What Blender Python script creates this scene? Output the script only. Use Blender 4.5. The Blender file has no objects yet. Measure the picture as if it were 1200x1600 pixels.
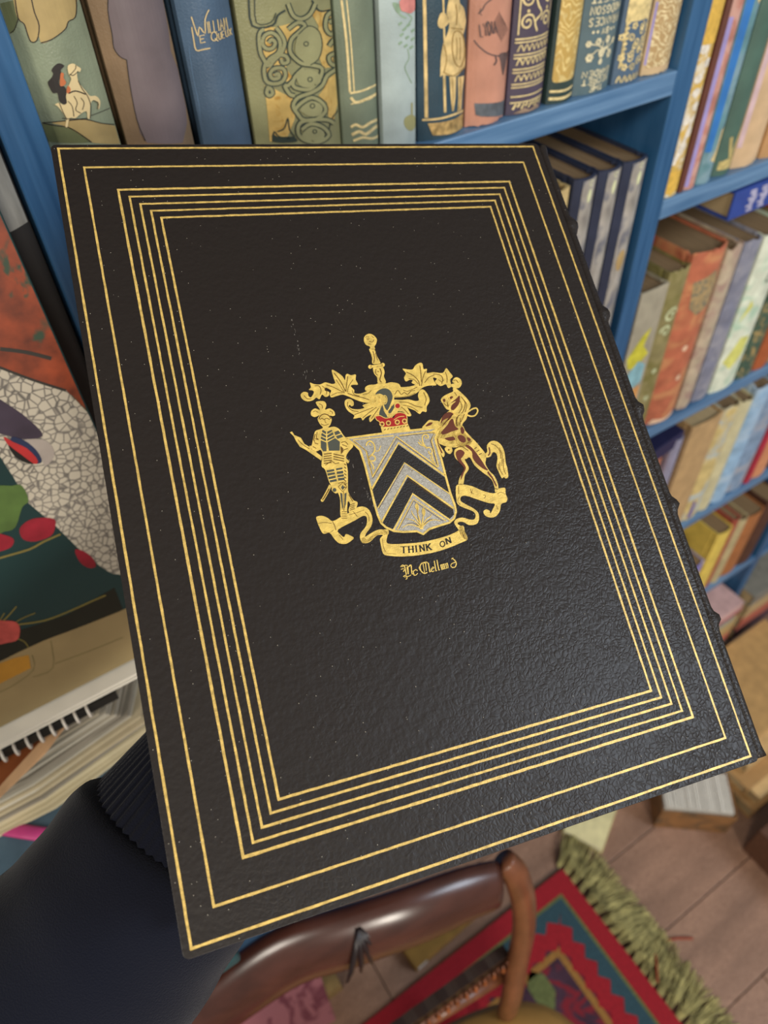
import bpy, bmesh, math, random
from mathutils import Vector, Matrix, noise
from math import radians as R, sin, cos, pi

random.seed(7)
SC = bpy.context.scene
COL = SC.collection

# ------------------------------------------------------------------ camera, world, lights, exposure
FPX = 1140.0
CAM = Vector((0, -0.43, 1.70))
_d = Vector((55, -1050, -FPX)).normalized()          # camera-space direction of "straight down"
_up = -_d
_x = Vector((2650, 1280, -FPX)); _x = (_x - _up * _x.dot(_up)).normalized()
_y = _up.cross(_x)
ROT = Matrix((_x, _y, _up))                           # camera space -> world
cam = bpy.data.cameras.new('camera')
cam_o = bpy.data.objects.new('camera', cam); COL.objects.link(cam_o)
cam_o.matrix_world = Matrix.Translation(CAM) @ ROT.to_4x4()
cam.sensor_fit = 'VERTICAL'; cam.sensor_height = 36.0; cam.sensor_width = 27.0
cam.lens = 36.0 * FPX / 1600.0
cam.clip_start = 0.01; cam.clip_end = 50
cam.dof.use_dof = True; cam.dof.focus_distance = 0.29; cam.dof.aperture_fstop = cam.lens / 2.5
SC.camera = cam_o

W = bpy.data.worlds.new('world'); SC.world = W; W.use_nodes = True
wn = W.node_tree; wn.nodes['Background'].inputs[0].default_value = (1.0, 0.92, 0.84, 1)
wn.nodes['Background'].inputs[1].default_value = 0.27

def area(name, loc, target, size, power, color, sy=None):
    l = bpy.data.lights.new(name, 'AREA'); l.energy = power; l.color = color
    l.shape = 'RECTANGLE'; l.size = size; l.size_y = sy or size
    o = bpy.data.objects.new(name, l); COL.objects.link(o); o.location = loc
    o.rotation_euler = (Vector(target) - Vector(loc)).to_track_quat('-Z', 'Y').to_euler()
    return o
area('window_light', (2.0, -2.5, 3.0), (0.3, -0.1, 1.3), 1.1, 56, (0.76, 0.87, 1.0), 1.1)
area('room_lamp', (-0.35, -2.9, 2.15), (0.2, 0, 1.4), 0.45, 44, (1.0, 0.92, 0.80))
area('ceiling_lamp', (-1.7, -1.5, 2.8), (0.4, -0.2, 0.9), 0.6, 34, (1.0, 0.92, 0.80))

SC.view_settings.view_transform = 'Standard'; SC.view_settings.look = 'None'
SC.view_settings.gamma = 1.0; SC.view_settings.use_curve_mapping = False
SC.view_settings.exposure = 0.0

# ------------------------------------------------------------------ measuring helpers
def ray(px, py):
    return ROT @ Vector(((px - 600) / FPX, -(py - 800) / FPX, -1.0))
def on_plane(px, py, n, p0):
    r = ray(px, py); return CAM + r * ((Vector(p0) - CAM).dot(n) / r.dot(n))
def at_y(px, py, y): return on_plane(px, py, Vector((0, 1, 0)), (0, y, 0))
def at_z(px, py, z): return on_plane(px, py, Vector((0, 0, 1)), (0, 0, z))
def crop(ox, oy, s):
    return lambda p: (ox + p[0] / s, oy + p[1] / s)
def P(s):
    return [tuple(float(v) for v in t.split(',')) for t in s.split()]

# ------------------------------------------------------------------ materials
def lin(h):
    h = h.lstrip('#'); c = [int(h[i:i+2], 16) / 255 for i in (0, 2, 4)]
    return tuple((v / 12.92 if v <= 0.04045 else ((v + 0.055) / 1.055) ** 2.4) for v in c) + (1.0,)
_M = {}
def mat(name, hexc, rough=0.6, metal=0.0, var=0.12, vscale=60, bump=0.0, bscale=400, stretch=(1, 1, 1), spec=0.5, kind='noise', col2=None, thr=0.5, sharp=0.08, detail=4, distort=0.0, sheen=0.0):
    """surface colour with broken-up tone; optional second colour in a procedural pattern; optional bump"""
    if name in _M: return _M[name]
    m = bpy.data.materials.new(name); m.use_nodes = True; nt = m.node_tree; N = nt.nodes; L = nt.links
    b = N['Principled BSDF']; b.inputs['Roughness'].default_value = rough; b.inputs['Metallic'].default_value = metal
    b.inputs['Specular IOR Level'].default_value = spec
    if sheen: b.inputs['Sheen Weight'].default_value = sheen
    tc = N.new('ShaderNodeTexCoord'); mp = N.new('ShaderNodeMapping'); mp.inputs['Scale'].default_value = stretch
    L.new(tc.outputs['Object'], mp.inputs['Vector'])
    n1 = N.new('ShaderNodeTexNoise'); n1.inputs['Scale'].default_value = vscale; n1.inputs['Detail'].default_value = detail
    n1.inputs['Distortion'].default_value = distort
    L.new(mp.outputs[0], n1.inputs['Vector'])
    hsv = N.new('ShaderNodeMix'); hsv.data_type = 'RGBA'
    c = lin(hexc)
    hsv.inputs[6].default_value = tuple(v * (1 - var) for v in c[:3]) + (1,)
    hsv.inputs[7].default_value = tuple(min(1, v * (1 + var)) for v in c[:3]) + (1,)
    mr = N.new('ShaderNodeMapRange'); mr.inputs[1].default_value = 0.3; mr.inputs[2].default_value = 0.7
    L.new(n1.outputs[0], mr.inputs[0]); L.new(mr.outputs[0], hsv.inputs[0])
    out = hsv.outputs[2]
    if col2:
        if kind == 'voronoi':
            t = N.new('ShaderNodeTexVoronoi'); t.feature = 'DISTANCE_TO_EDGE'; t.inputs['Scale'].default_value = bscale
            src = t.outputs['Distance']
        elif kind == 'wave':
            t = N.new('ShaderNodeTexWave'); t.wave_type = 'RINGS'; t.inputs['Scale'].default_value = bscale; t.inputs['Distortion'].default_value = 14
            t.inputs['Detail'].default_value = 1.5; t.inputs['Detail Scale'].default_value = 1.2
            src = t.outputs[1]
        else:
            t = N.new('ShaderNodeTexNoise'); t.inputs['Scale'].default_value = bscale; t.inputs['Detail'].default_value = 3
            t.inputs['Distortion'].default_value = 1.2; src = t.outputs[0]
        L.new(mp.outputs[0], t.inputs['Vector'])
        m2 = N.new('ShaderNodeMapRange'); m2.inputs[1].default_value = thr - sharp; m2.inputs[2].default_value = thr + sharp
        L.new(src, m2.inputs[0])
        mx = N.new('ShaderNodeMix'); mx.data_type = 'RGBA'; L.new(m2.outputs[0], mx.inputs[0])
        L.new(out, mx.inputs[6]); mx.inputs[7].default_value = lin(col2); out = mx.outputs[2]
    L.new(out, b.inputs['Base Color'])
    if bump:
        n2 = N.new('ShaderNodeTexNoise'); n2.inputs['Scale'].default_value = max(bscale, 300) ; n2.inputs['Detail'].default_value = 3
        L.new(mp.outputs[0], n2.inputs['Vector'])
        bp = N.new('ShaderNodeBump'); bp.inputs['Strength'].default_value = bump; bp.inputs['Distance'].default_value = 0.0006
        L.new(n2.outputs[0], bp.inputs['Height']); L.new(bp.outputs[0], b.inputs['Normal'])
    _M[name] = m; return m

def cloth(hexc, **k):
    k.setdefault('rough', 0.55); k.setdefault('bump', 0.35); k.setdefault('bscale', 900); k.setdefault('vscale', 45); k.setdefault('var', 0.16)
    return mat('book cloth ' + hexc, hexc, **k)
GOLD = mat('gold foil', '#e6c566', rough=0.38, metal=0.2, var=0.22, vscale=350, bump=0.25, bscale=1500, spec=0.6)
GOLDL = mat('gold tooling line', '#d6b463', rough=0.40, metal=0.2, var=0.28, vscale=500, bump=0.2, bscale=1500)
GOLDP = mat('pale gilt on cloth', '#dfcb93', rough=0.4, metal=0.12, var=0.2, vscale=300)
GOLDY = mat('bright gilt panel', '#e0c074', rough=0.36, metal=0.45, var=0.25, vscale=60, col2='#b98a3c', kind='noise', bscale=120, thr=0.62, sharp=0.1)
SILV = mat('silver foil', '#b3ada0', rough=0.42, metal=0.45, var=0.22, vscale=900, bump=0.3, bscale=2500)
RED = mat('red foil', '#a3211f', rough=0.4, var=0.15)
BROWNF = mat('brown onlay', '#5e2c16', rough=0.5, var=0.15)
GREYF = mat('slate onlay', '#47493f', rough=0.5, var=0.12)
DARKF = mat('dark engraved line', '#5f4110', rough=0.5, var=0.15)
INK = mat('black ink', '#17130e', rough=0.6, var=0.1)
PAGES = mat('aged page edges', '#b39c74', rough=0.9, var=0.22, vscale=8, stretch=(260, 2, 2))
PAGES_W = mat('white page edges', '#e4dfd2', rough=0.85, var=0.16, vscale=8, stretch=(2, 2, 300))
PAGES_D = mat('dusty brown page tops', '#7d6546', rough=0.95, var=0.3, vscale=8, stretch=(160, 3, 2))

def leather():
    m = bpy.data.materials.new('black goatskin'); m.use_nodes = True; nt = m.node_tree; N = nt.nodes; L = nt.links
    b = N['Principled BSDF']; b.inputs['Base Color'].default_value = lin('#2b2622'); b.inputs['Roughness'].default_value = 0.42
    b.inputs['Specular IOR Level'].default_value = 0.36
    tc = N.new('ShaderNodeTexCoord')
    v = N.new('ShaderNodeTexVoronoi'); v.inputs['Scale'].default_value = 620; v.feature = 'SMOOTH_F1'
    nz = N.new('ShaderNodeTexNoise'); nz.inputs['Scale'].default_value = 230; nz.inputs['Detail'].default_value = 4
    big = N.new('ShaderNodeTexNoise'); big.inputs['Scale'].default_value = 14; big.inputs['Detail'].default_value = 3
    for n in (v, nz, big): L.new(tc.outputs['Object'], n.inputs['Vector'])
    # coarse pebbling grows towards the spine and the tail of the board
    sep = N.new('ShaderNodeSeparateXYZ'); L.new(tc.outputs['Object'], sep.inputs[0])
    g = N.new('ShaderNodeMath'); g.operation = 'MULTIPLY_ADD'; g.inputs[1].default_value = 4.2; g.inputs[2].default_value = 0.15
    L.new(sep.outputs['X'], g.inputs[0])
    g2 = N.new('ShaderNodeMath'); g2.operation = 'MULTIPLY_ADD'; g2.inputs[1].default_value = -2.6; L.new(sep.outputs['Y'], g2.inputs[0]); L.new(g.outputs[0], g2.inputs[2])
    g3 = N.new('ShaderNodeMath'); g3.operation = 'ADD'; L.new(g2.outputs[0], g3.inputs[0])
    bm_ = N.new('ShaderNodeMapRange'); bm_.inputs[1].default_value = .3; bm_.inputs[2].default_value = .7; bm_.inputs[3].default_value = -.25; bm_.inputs[4].default_value = .25
    L.new(big.outputs[0], bm_.inputs[0]); L.new(bm_.outputs[0], g3.inputs[1]); g3.use_clamp = True
    v2 = N.new('ShaderNodeTexVoronoi'); v2.inputs['Scale'].default_value = 520; v2.feature = 'DISTANCE_TO_EDGE'
    nd = N.new('ShaderNodeTexNoise'); nd.inputs['Scale'].default_value = 120; L.new(tc.outputs['Object'], nd.inputs['Vector'])
    vadd = N.new('ShaderNodeVectorMath'); vadd.operation = 'MULTIPLY_ADD'; L.new(nd.outputs[1], vadd.inputs[0]); vadd.inputs[1].default_value = (.006,) * 3
    L.new(tc.outputs['Object'], vadd.inputs[2]); L.new(vadd.outputs[0], v2.inputs['Vector'])
    me = N.new('ShaderNodeMath'); me.operation = 'MINIMUM'; me.inputs[1].default_value = .25; L.new(v2.outputs['Distance'], me.inputs[0])
    mm = N.new('ShaderNodeMath'); mm.operation = 'MULTIPLY'; L.new(me.outputs[0], mm.inputs[0]); L.new(g3.outputs[0], mm.inputs[1])
    m3 = N.new('ShaderNodeMath'); m3.operation = 'MULTIPLY_ADD'; m3.inputs[1].default_value = 2.3; L.new(mm.outputs[0], m3.inputs[0])
    a = N.new('ShaderNodeMath'); a.operation = 'MULTIPLY_ADD'; a.inputs[1].default_value = -0.45
    L.new(v.outputs['Distance'], a.inputs[0]); L.new(nz.outputs[0], a.inputs[2]); L.new(a.outputs[0], m3.inputs[2])
    bp = N.new('ShaderNodeBump'); bp.inputs['Strength'].default_value = 0.55; bp.inputs['Distance'].default_value = 0.00035
    L.new(m3.outputs[0], bp.inputs['Height']); L.new(bp.outputs[0], b.inputs['Normal'])
    # dust flecks
    dv = N.new('ShaderNodeTexVoronoi'); dv.inputs['Scale'].default_value = 620; L.new(tc.outputs['Object'], dv.inputs['Vector'])
    lt = N.new('ShaderNodeMath'); lt.operation = 'LESS_THAN'; lt.inputs[1].default_value = 0.085; L.new(dv.outputs['Distance'], lt.inputs[0])
    sp = N.new('ShaderNodeSeparateColor'); L.new(dv.outputs['Color'], sp.inputs[0])
    gt = N.new('ShaderNodeMath'); gt.operation = 'GREATER_THAN'; gt.inputs[1].default_value = 0.84; L.new(sp.outputs[0], gt.inputs[0])
    ml = N.new('ShaderNodeMath'); ml.operation = 'MULTIPLY'; L.new(lt.outputs[0], ml.inputs[0]); L.new(gt.outputs[0], ml.inputs[1])
    mx = N.new('ShaderNodeMix'); mx.data_type = 'RGBA'; L.new(ml.outputs[0], mx.inputs[0])
    mx.inputs[6].default_value = lin('#221c18'); mx.inputs[7].default_value = lin('#aba392')
    L.new(mx.outputs[2], b.inputs['Base Color'])
    return m
LEATHER = leather()

def painted_blue(sc, ca, cb):
    m = bpy.data.materials.new('brushed blue paint'); m.use_nodes = True; nt = m.node_tree; N = nt.nodes; L = nt.links
    b = N['Principled BSDF']; b.inputs['Roughness'].default_value = 0.38
    tc = N.new('ShaderNodeTexCoord'); mp = N.new('ShaderNodeMapping'); mp.inputs['Scale'].default_value = sc
    L.new(tc.outputs['Object'], mp.inputs[0])
    n = N.new('ShaderNodeTexNoise'); n.inputs['Scale'].default_value = 2.2; n.inputs['Detail'].default_value = 6; L.new(mp.outputs[0], n.inputs[0])
    r = N.new('ShaderNodeValToRGB'); L.new(n.outputs[0], r.inputs[0])
    e = r.color_ramp.elements; e[0].position = .3; e[0].color = lin(ca); e[1].position = .72; e[1].color = lin(cb)
    L.new(r.outputs[0], b.inputs['Base Color'])
    bp = N.new('ShaderNodeBump'); bp.inputs['Strength'].default_value = .3; bp.inputs['Distance'].default_value = .001
    L.new(n.outputs[0], bp.inputs['Height']); L.new(bp.outputs[0], b.inputs['Normal'])
    return m
BLUE = painted_blue((4, 30, 70), '#3c648b', '#6b8fb2'); BLUEV = painted_blue((70, 30, 4), '#1b4a72', '#3a668f')  # one blue paint: paler lit copy for shelves, darker shaded copy for uprights

# ------------------------------------------------------------------ object helpers
def link(o, parent=None):
    COL.objects.link(o)
    if parent is not None: o.parent = parent
    return o
def obj(name, bm, m, parent=None, smooth=False, bevel=0.0):
    me = bpy.data.meshes.new(name)
    bmesh.ops.recalc_face_normals(bm, faces=bm.faces)
    bm.to_mesh(me); bm.free()
    if smooth:
        for p in me.polygons: p.use_smooth = True
    for mm in (m if isinstance(m, (list, tuple)) else [m]): me.materials.append(mm)
    o = bpy.data.objects.new(name, me); link(o, parent)
    if bevel:
        md = o.modifiers.new('bevel', 'BEVEL'); md.width = bevel; md.segments = 2; md.limit_method = 'ANGLE'
    return o
def tag(o, label, cat, group=None, kind=None):
    o['label'] = label; o['category'] = cat
    if group: o['group'] = group
    if kind: o['kind'] = kind
    return o
def thing(name, label, cat, loc=(0, 0, 0), rot=(0, 0, 0), group=None):
    o = bpy.data.objects.new(name, None); link(o); o.location = loc; o.rotation_euler = rot; o.empty_display_size = .02
    return tag(o, label, cat, group)
def struct(name, bm, m, **k):
    o = obj(name, bm, m, **k); o['kind'] = 'structure'; return o
def box(bm, x0, x1, y0, y1, z0, z1):
    vs = [bm.verts.new((x, y, z)) for x in (x0, x1) for y in (y0, y1) for z in (z0, z1)]
    for f in ((0, 1, 3, 2), (4, 6, 7, 5), (0, 4, 5, 1), (2, 3, 7, 6), (0, 2, 6, 4), (1, 5, 7, 3)):
        bm.faces.new([vs[i] for i in f])
    return vs
def BM(*boxes):
    bm = bmesh.new()
    for b in boxes: box(bm, *b)
    return bm
def prism(bm, ring, z0, z1, segs=1, wob=None):
    """extrude a closed xy ring between z0 and z1"""
    rows = []
    for i in range(segs + 1):
        z = z0 + (z1 - z0) * i / segs
        rows.append([bm.verts.new(wob(x, y, z, i / segs) if wob else (x, y, z)) for x, y in ring])
    n = len(ring)
    for a, b in zip(rows, rows[1:]):
        for i in range(n):
            bm.faces.new((a[i], a[(i+1) % n], b[(i+1) % n], b[i]))
    for r in (rows[0], rows[-1]):
        f = bm.faces.new(r); f.normal_update(); bmesh.ops.triangulate(bm, faces=[f], ngon_method='EAR_CLIP')
def tube(bm, pts, rad, n=14, up=Vector((0, 0, 1)), cap=True, ribs=None):
    """sweep an ellipse along pts; rad = list of r or (r_side, r_up)"""
    pts = [Vector(p) for p in pts]; rows = []
    for i, p in enumerate(pts):
        t = (pts[min(i+1, len(pts)-1)] - pts[max(i-1, 0)]).normalized()
        s = t.cross(up).normalized(); u = s.cross(t)
        r = rad[i] if isinstance(rad, (list, tuple)) else rad
        rx, ry = r if isinstance(r, (list, tuple)) else (r, r)
        row = []
        for k in range(n):
            a = 2 * pi * k / n; q = 1 + (ribs(i, a) if ribs else 0)
            row.append(bm.verts.new(p + s * cos(a) * rx * q + u * sin(a) * ry * q))
        rows.append(row)
    for a, b in zip(rows, rows[1:]):
        for k in range(n): bm.faces.new((a[k], a[(k+1) % n], b[(k+1) % n], b[k]))
    if cap:
        for r in (rows[0], rows[-1]): bm.faces.new(r)
def smooth_line(pts, k=4, closed=False):
    n = len(pts); out = []
    rng = range(n if closed else n - 1)
    for i in rng:
        p0 = pts[(i-1) % n] if closed or i > 0 else pts[0]; p1 = pts[i]; p2 = pts[(i+1) % n]
        p3 = pts[(i+2) % n] if closed or i + 2 < n else pts[n-1]
        for j in range(k):
            t = j / k
            out.append(tuple(0.5 * (2*b + (c-a)*t + (2*a-5*b+4*c-d)*t*t + (3*b-3*c+d-a)*t**3) for a, b, c, d in zip(p0, p1, p2, p3)))
    if not closed: out.append(tuple(pts[-1]))
    return out
def fill(bm, pts, place, h=1.0):
    """flat raised polygon; place(x,y,h) -> 3D"""
    if len(pts) < 3: return
    top = [bm.verts.new(place(x, y, h)) for x, y in pts]
    f = bm.faces.new(top); f.normal_update()
    r = bmesh.ops.triangulate(bm, faces=[f], ngon_method='EAR_CLIP')
    return r['faces']
def stroke(bm, pts, w, place, h=1.0, closed=False, smooth=3, taper=False):
    if smooth and len(pts) > 2: pts = smooth_line(pts, smooth, closed)
    n = len(pts); L_, R_ = [], []
    for i, p in enumerate(pts):
        if closed: a, b = pts[i-1], pts[(i+1) % n]
        else: a, b = pts[max(i-1, 0)], pts[min(i+1, n-1)]
        dx, dy = b[0]-a[0], b[1]-a[1]; l = math.hypot(dx, dy) or 1
        ww = (w[0] + (w[1]-w[0]) * i / max(1, n-1)) if isinstance(w, (tuple, list)) else w
        nx, ny = -dy/l*ww/2, dx/l*ww/2
        L_.append(bm.verts.new(place(p[0]+nx, p[1]+ny, h))); R_.append(bm.verts.new(place(p[0]-nx, p[1]-ny, h)))
    for i in range(n if closed else n-1):
        j = (i+1) % n
        bm.faces.new((L_[i], L_[j], R_[j], R_[i]))
def ngon(cx, cy, r, n=14, ry=None):
    ry = ry or r
    return [(cx + r*cos(2*pi*i/n), cy + ry*sin(2*pi*i/n)) for i in range(n)]
def thicken(o, t):
    md = o.modifiers.new('thickness', 'SOLIDIFY'); md.thickness = t; md.offset = -1
    return o

# stroke alphabet (unit box, y up)
FONT = {
 'A': [[(0,0),(.5,1),(1,0)],[(.2,.38),(.8,.38)]], 'B': [[(0,0),(0,1),(.6,1),(.8,.78),(.6,.54),(0,.54)],[(.6,.54),(.9,.28),(.65,0),(0,0)]],
 'C': [[(.95,.8),(.55,1),(.1,.75),(.1,.25),(.55,0),(.95,.2)]], 'D': [[(0,0),(0,1),(.5,1),(.95,.6),(.95,.4),(.5,0),(0,0)]],
 'E': [[(.85,1),(0,1),(0,0),(.85,0)],[(0,.52),(.65,.52)]], 'F': [[(.85,1),(0,1),(0,0)],[(0,.52),(.65,.52)]],
 'G': [[(.95,.8),(.55,1),(.1,.75),(.1,.25),(.55,0),(.95,.2),(.95,.48),(.6,.48)]], 'H': [[(0,0),(0,1)],[(1,0),(1,1)],[(0,.5),(1,.5)]],
 'I': [[(.5,0),(.5,1)]], 'K': [[(0,0),(0,1)],[(.9,1),(0,.45)],[(.3,.62),(.95,0)]], 'L': [[(0,1),(0,0),(.8,0)]],
 'M': [[(0,0),(.1,1),(.5,.3),(.9,1),(1,0)]], 'N': [[(0,0),(0,1),(.95,0),(.95,1)]], 'O': [[(.5,1),(.1,.75),(.1,.25),(.5,0),(.9,.25),(.9,.75),(.5,1)]],
 'P': [[(0,0),(0,1),(.7,1),(.9,.76),(.7,.5),(0,.5)]], 'Q': [[(.5,1),(.1,.75),(.1,.25),(.5,0),(.9,.25),(.9,.75),(.5,1)],[(.55,.25),(1.05,-.15)]],
 'R': [[(0,0),(0,1),(.7,1),(.9,.76),(.7,.5),(0,.5)],[(.5,.5),(.95,0)]], 'S': [[(.9,.85),(.5,1),(.12,.78),(.5,.52),(.9,.25),(.5,0),(.1,.15)]],
 'T': [[(0,1),(1,1)],[(.5,1),(.5,0)]], 'U': [[(0,1),(0,.25),(.45,0),(.9,.25),(.9,1)]], 'V': [[(0,1),(.5,0),(1,1)]],
 'W': [[(0,1),(.25,0),(.5,.8),(.75,0),(1,1)]], 'X': [[(0,0),(1,1)],[(0,1),(1,0)]], 'Y': [[(0,1),(.5,.5),(1,1)],[(.5,.5),(.5,0)]], '.': [[(.4,.45),(.6,.45)]], ' ': []}
def text(bm, s, p0, ux, uy, cw, place, w, h=1.0, gap=.35, serif=0):
    """write s from p0; ux = advance vector per glyph width, uy = cap-height vector"""
    x, y = p0
    for ch in s:
        k = .35 if ch in 'I.' else 1.0
        for st in FONT.get(ch, []):
            pts = []
            for a, b in st:
                a2 = (a - .5) * 1 + .5 if ch not in 'I.' else .17 + (a - .5) * .6
                pts.append((x + ux[0]*a2*cw + uy[0]*b, y + ux[1]*a2*cw + uy[1]*b))
            stroke(bm, pts, w, place, h, smooth=2 if ch in 'CGOQSUBDPR' else 0)
            if serif:
                for e in (pts[0], pts[-1]):
                    stroke(bm, [(e[0]-ux[0]*serif, e[1]-ux[1]*serif), (e[0]+ux[0]*serif, e[1]+ux[1]*serif)], w*.55, place, h, smooth=0)
        x += ux[0] * cw * (k + gap); y += ux[1] * cw * (k + gap)

# ------------------------------------------------------------------ the room
FLOORM = mat('worn brown floorboards', '#a5826c', rough=0.42, var=0.28, vscale=2.4, stretch=(2, 9, 1), bump=.25, bscale=60, detail=7, col2='#7c5c4a', kind='noise', thr=.56, sharp=.18)
bm = bmesh.new(); yb = -0.233 + .158 * 4
for k in range(24):
    y1 = yb - .158 * k; xs = [-2.2] + sorted(random.uniform(-1.8, 2.6) for _ in range(1)) + [3.2]
    for a, b in zip(xs, xs[1:]): box(bm, a + .001, b - .001, y1 - .158 + .0018, y1 - .0002, -.025, random.uniform(-.0006, .0006))
struct('floor', bm, FLOORM, bevel=.001)
struct('trim_1', BM((-2.2, 3.2, -3.2, .42, -.06, -.03)), mat('dark gaps under boards', '#1c140f', rough=.9))
WALLM = mat('warm cream plaster', '#b7a78c', rough=.9, var=.06, vscale=4, bump=.2, bscale=300)
struct('wall_back', BM((-2.2, 3.2, .30, .42, -.025, 2.9)), WALLM)

# ------------------------------------------------------------------ bookcase
UP = [(-.53, -.507), (.044, .0652), (.5525, .5755), (1.195, 1.218), (1.838, 1.861)]
bc = thing('bookcase', 'blue painted bookcase with brushed paint, filled with old books', 'bookcase', (0.34, .12, 0))
def rel(bxs, loc=(0.34, .12, 0)):
    return BM(*[(a-loc[0], b-loc[0], c-loc[1], d-loc[1], e-loc[2], f-loc[2]) for a, b, c, d, e, f in bxs])
for (a, b) in UP: obj('side_panel', rel([(a, b, 0, .26, 0, 2.2)]), BLUEV, bc, bevel=.0012)
SH = {0: [1.80, 1.20, .88, .56, .12], 1: [1.80, 1.50, 1.19, .88, .57, .13], 2: [1.70, 1.387, 1.064, .765, .430, .10], 3: [1.70, 1.387, 1.064, .765, .430, .10]}
for k in range(4):
    a, b = UP[k][1], UP[k+1][0]
    for z in SH[k]: obj('shelf', rel([(a, b, .0, .25, z - .0185, z)]), BLUE, bc, bevel=.001)
obj('back_panel', rel([(UP[0][0], UP[4][1], .26, .272, 0, 2.2)]), mat('dark blue backing', '#1a4a78', rough=.5, var=.2, vscale=12), bc)
obj('top_board', rel([(UP[0][0]-.01, UP[4][1]+.01, -.005, .272, 2.2, 2.222)]), BLUE, bc, bevel=.0015)

# ------------------------------------------------------------------ standing books
class Spine:
    def __init__(s, root, x0, x1, y0, bulge, z0, h, lean=0.0):
        s.root = root; s.xc = (x0+x1)/2; s.hw = (x1-x0)/2; s.y0 = y0; s.b = bulge; s.z0 = z0; s.h = h; s.lean = lean
    def ys(s, x):
        t = max(-1, min(1, (x - s.xc) / s.hw)); return s.y0 + s.b * t * t
    def w(s, x, z, h=1.0):                       # world x,z -> point just in front of the curved spine, local
        return Vector((x, s.ys(x) - .00022 * h, z)) - s.root.location
    def px(s, x, y, h=1.0):                      # photo pixel -> spine surface
        yy = s.y0
        for _ in range(5):
            p = at_y(x, y, yy); xx = max(s.xc - s.hw*.98, min(s.xc + s.hw*.98, p.x)); yy = s.ys(xx)
        return s.w(xx, max(s.z0+.0005, min(s.z0+s.h-.0005, p.z)), h)
    def art(s, name, m, items, cv=None, h=1.0):
        """items: ('f', pts) filled, ('s', pts, w) stroke, ('w', pts) strokes in world x,z"""
        bm = bmesh.new(); cv = cv or (lambda p: p)
        pl = lambda x, y, hh: s.px(*cv((x, y)), hh)
        for it in items:
            if it[0] == 'f': fill(bm, smooth_line(it[1], 3, True) if len(it) < 3 else it[1], pl, h)
            elif it[0] == 's': stroke(bm, it[1], it[2], pl, h, taper=False)
            elif it[0] == 'c': stroke(bm, it[1], it[2], pl, h, closed=True)
            elif it[0] == 'wf':
                fill(bm, it[1], lambda x, z, hh: s.w(x, z, hh), h)
            elif it[0] == 'ws':
                stroke(bm, it[1], it[2], lambda x, z, hh: s.w(x, z, hh), h, smooth=it[3] if len(it) > 3 else 3)
            elif it[0] == 'wt':
                text(bm, it[1], it[2], it[3], it[4], it[5], lambda x, z, hh: s.w(x, z, hh), it[6], h)
        # wrap onto the rounded spine
        lo = s.root.location
        n = max(2, int(s.hw*2/.0022))
        for i in range(1, n):
            x = s.xc - s.hw + 2*s.hw*i/n - lo.x
            bmesh.ops.bisect_plane(bm, geom=bm.verts[:] + bm.edges[:] + bm.faces[:], plane_co=(x, 0, 0), plane_no=(1, 0, 0))
        for v in bm.verts: v.co.y = s.ys(v.co.x + lo.x) - .00022*h - lo.y
        return obj(name, bm, m, s.root)

def book(label, x0, x1, z0, h, m, y0=.003, bulge=.005, depth=.135, group='', pages=None, name='book', worn=0.0, lean=0.0, square=.003, band=0):
    xc = (x0+x1)/2; hw = (x1-x0)/2
    r = thing(name, label, 'book', (xc, y0 + depth/2, z0), (0, lean, 0), group or None)
    s = Spine(r, x0, x1, y0, bulge, z0, h, lean)
    K = 12; t = .0022
    outer = []; inner = []
    for i in range(K+1):
        u = -1 + 2*i/K
        outer.append((u*hw, y0 + bulge*u*u - (y0 + depth/2)))
        inner.append((u*(hw-t), y0 + t + bulge*u*u - (y0 + depth/2)))
    yb = depth/2
    # hinge groove
    def side(sg, a, tt):
        return [(sg*(hw-a), y0 + bulge + .006 - (y0+depth/2)), (sg*(hw-a-.0012), y0 + bulge + .009 - (y0+depth/2)), (sg*(hw-a), y0 + bulge + .013 - (y0+depth/2)), (sg*(hw-a), yb)]
    ring = outer + side(1, 0, t) + list(reversed(side(1, t, t))) + list(reversed(inner)) + side(-1, t, t) + list(reversed(side(-1, 0, t)))
    bm = bmesh.new(); rnd = random.Random(sum(map(ord, label)) % 999)
    sd = rnd.random()*50
    def wob(x, y, z, f):
        q = Vector((x, y, z))
        if worn and (f > .985 or f < .015) and y < -depth/2 + .02:
            z += worn * noise.noise(Vector((x*180+sd, y*100, f*9)))*1.4 if f > .5 else abs(worn * noise.noise(Vector((x*180+sd, y*100, f*9)))*1.4)
        if y < -depth/2 + bulge*.5 and (f > .97 or f < .03): y += .0006
        return (x, y, z)
    prism(bm, ring, 0, h, 14, wob)
    obj('cover', bm, m, r, smooth=False)
    bm = bmesh.new()
    pi_ = [(u*(hw-t-.0004), y0 + t + .0006 + bulge*u*u - (y0+depth/2)) for u in [-1 + 2*i/8 for i in range(9)]]
    fe = [(hw-t-.0004, yb-.004), (0, yb-.007), (-(hw-t-.0004), yb-.004)]
    prism(bm, pi_ + fe, square, h-square, 1)
    obj('page_block', bm, pages or PAGES_D, r)
    return s

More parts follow.
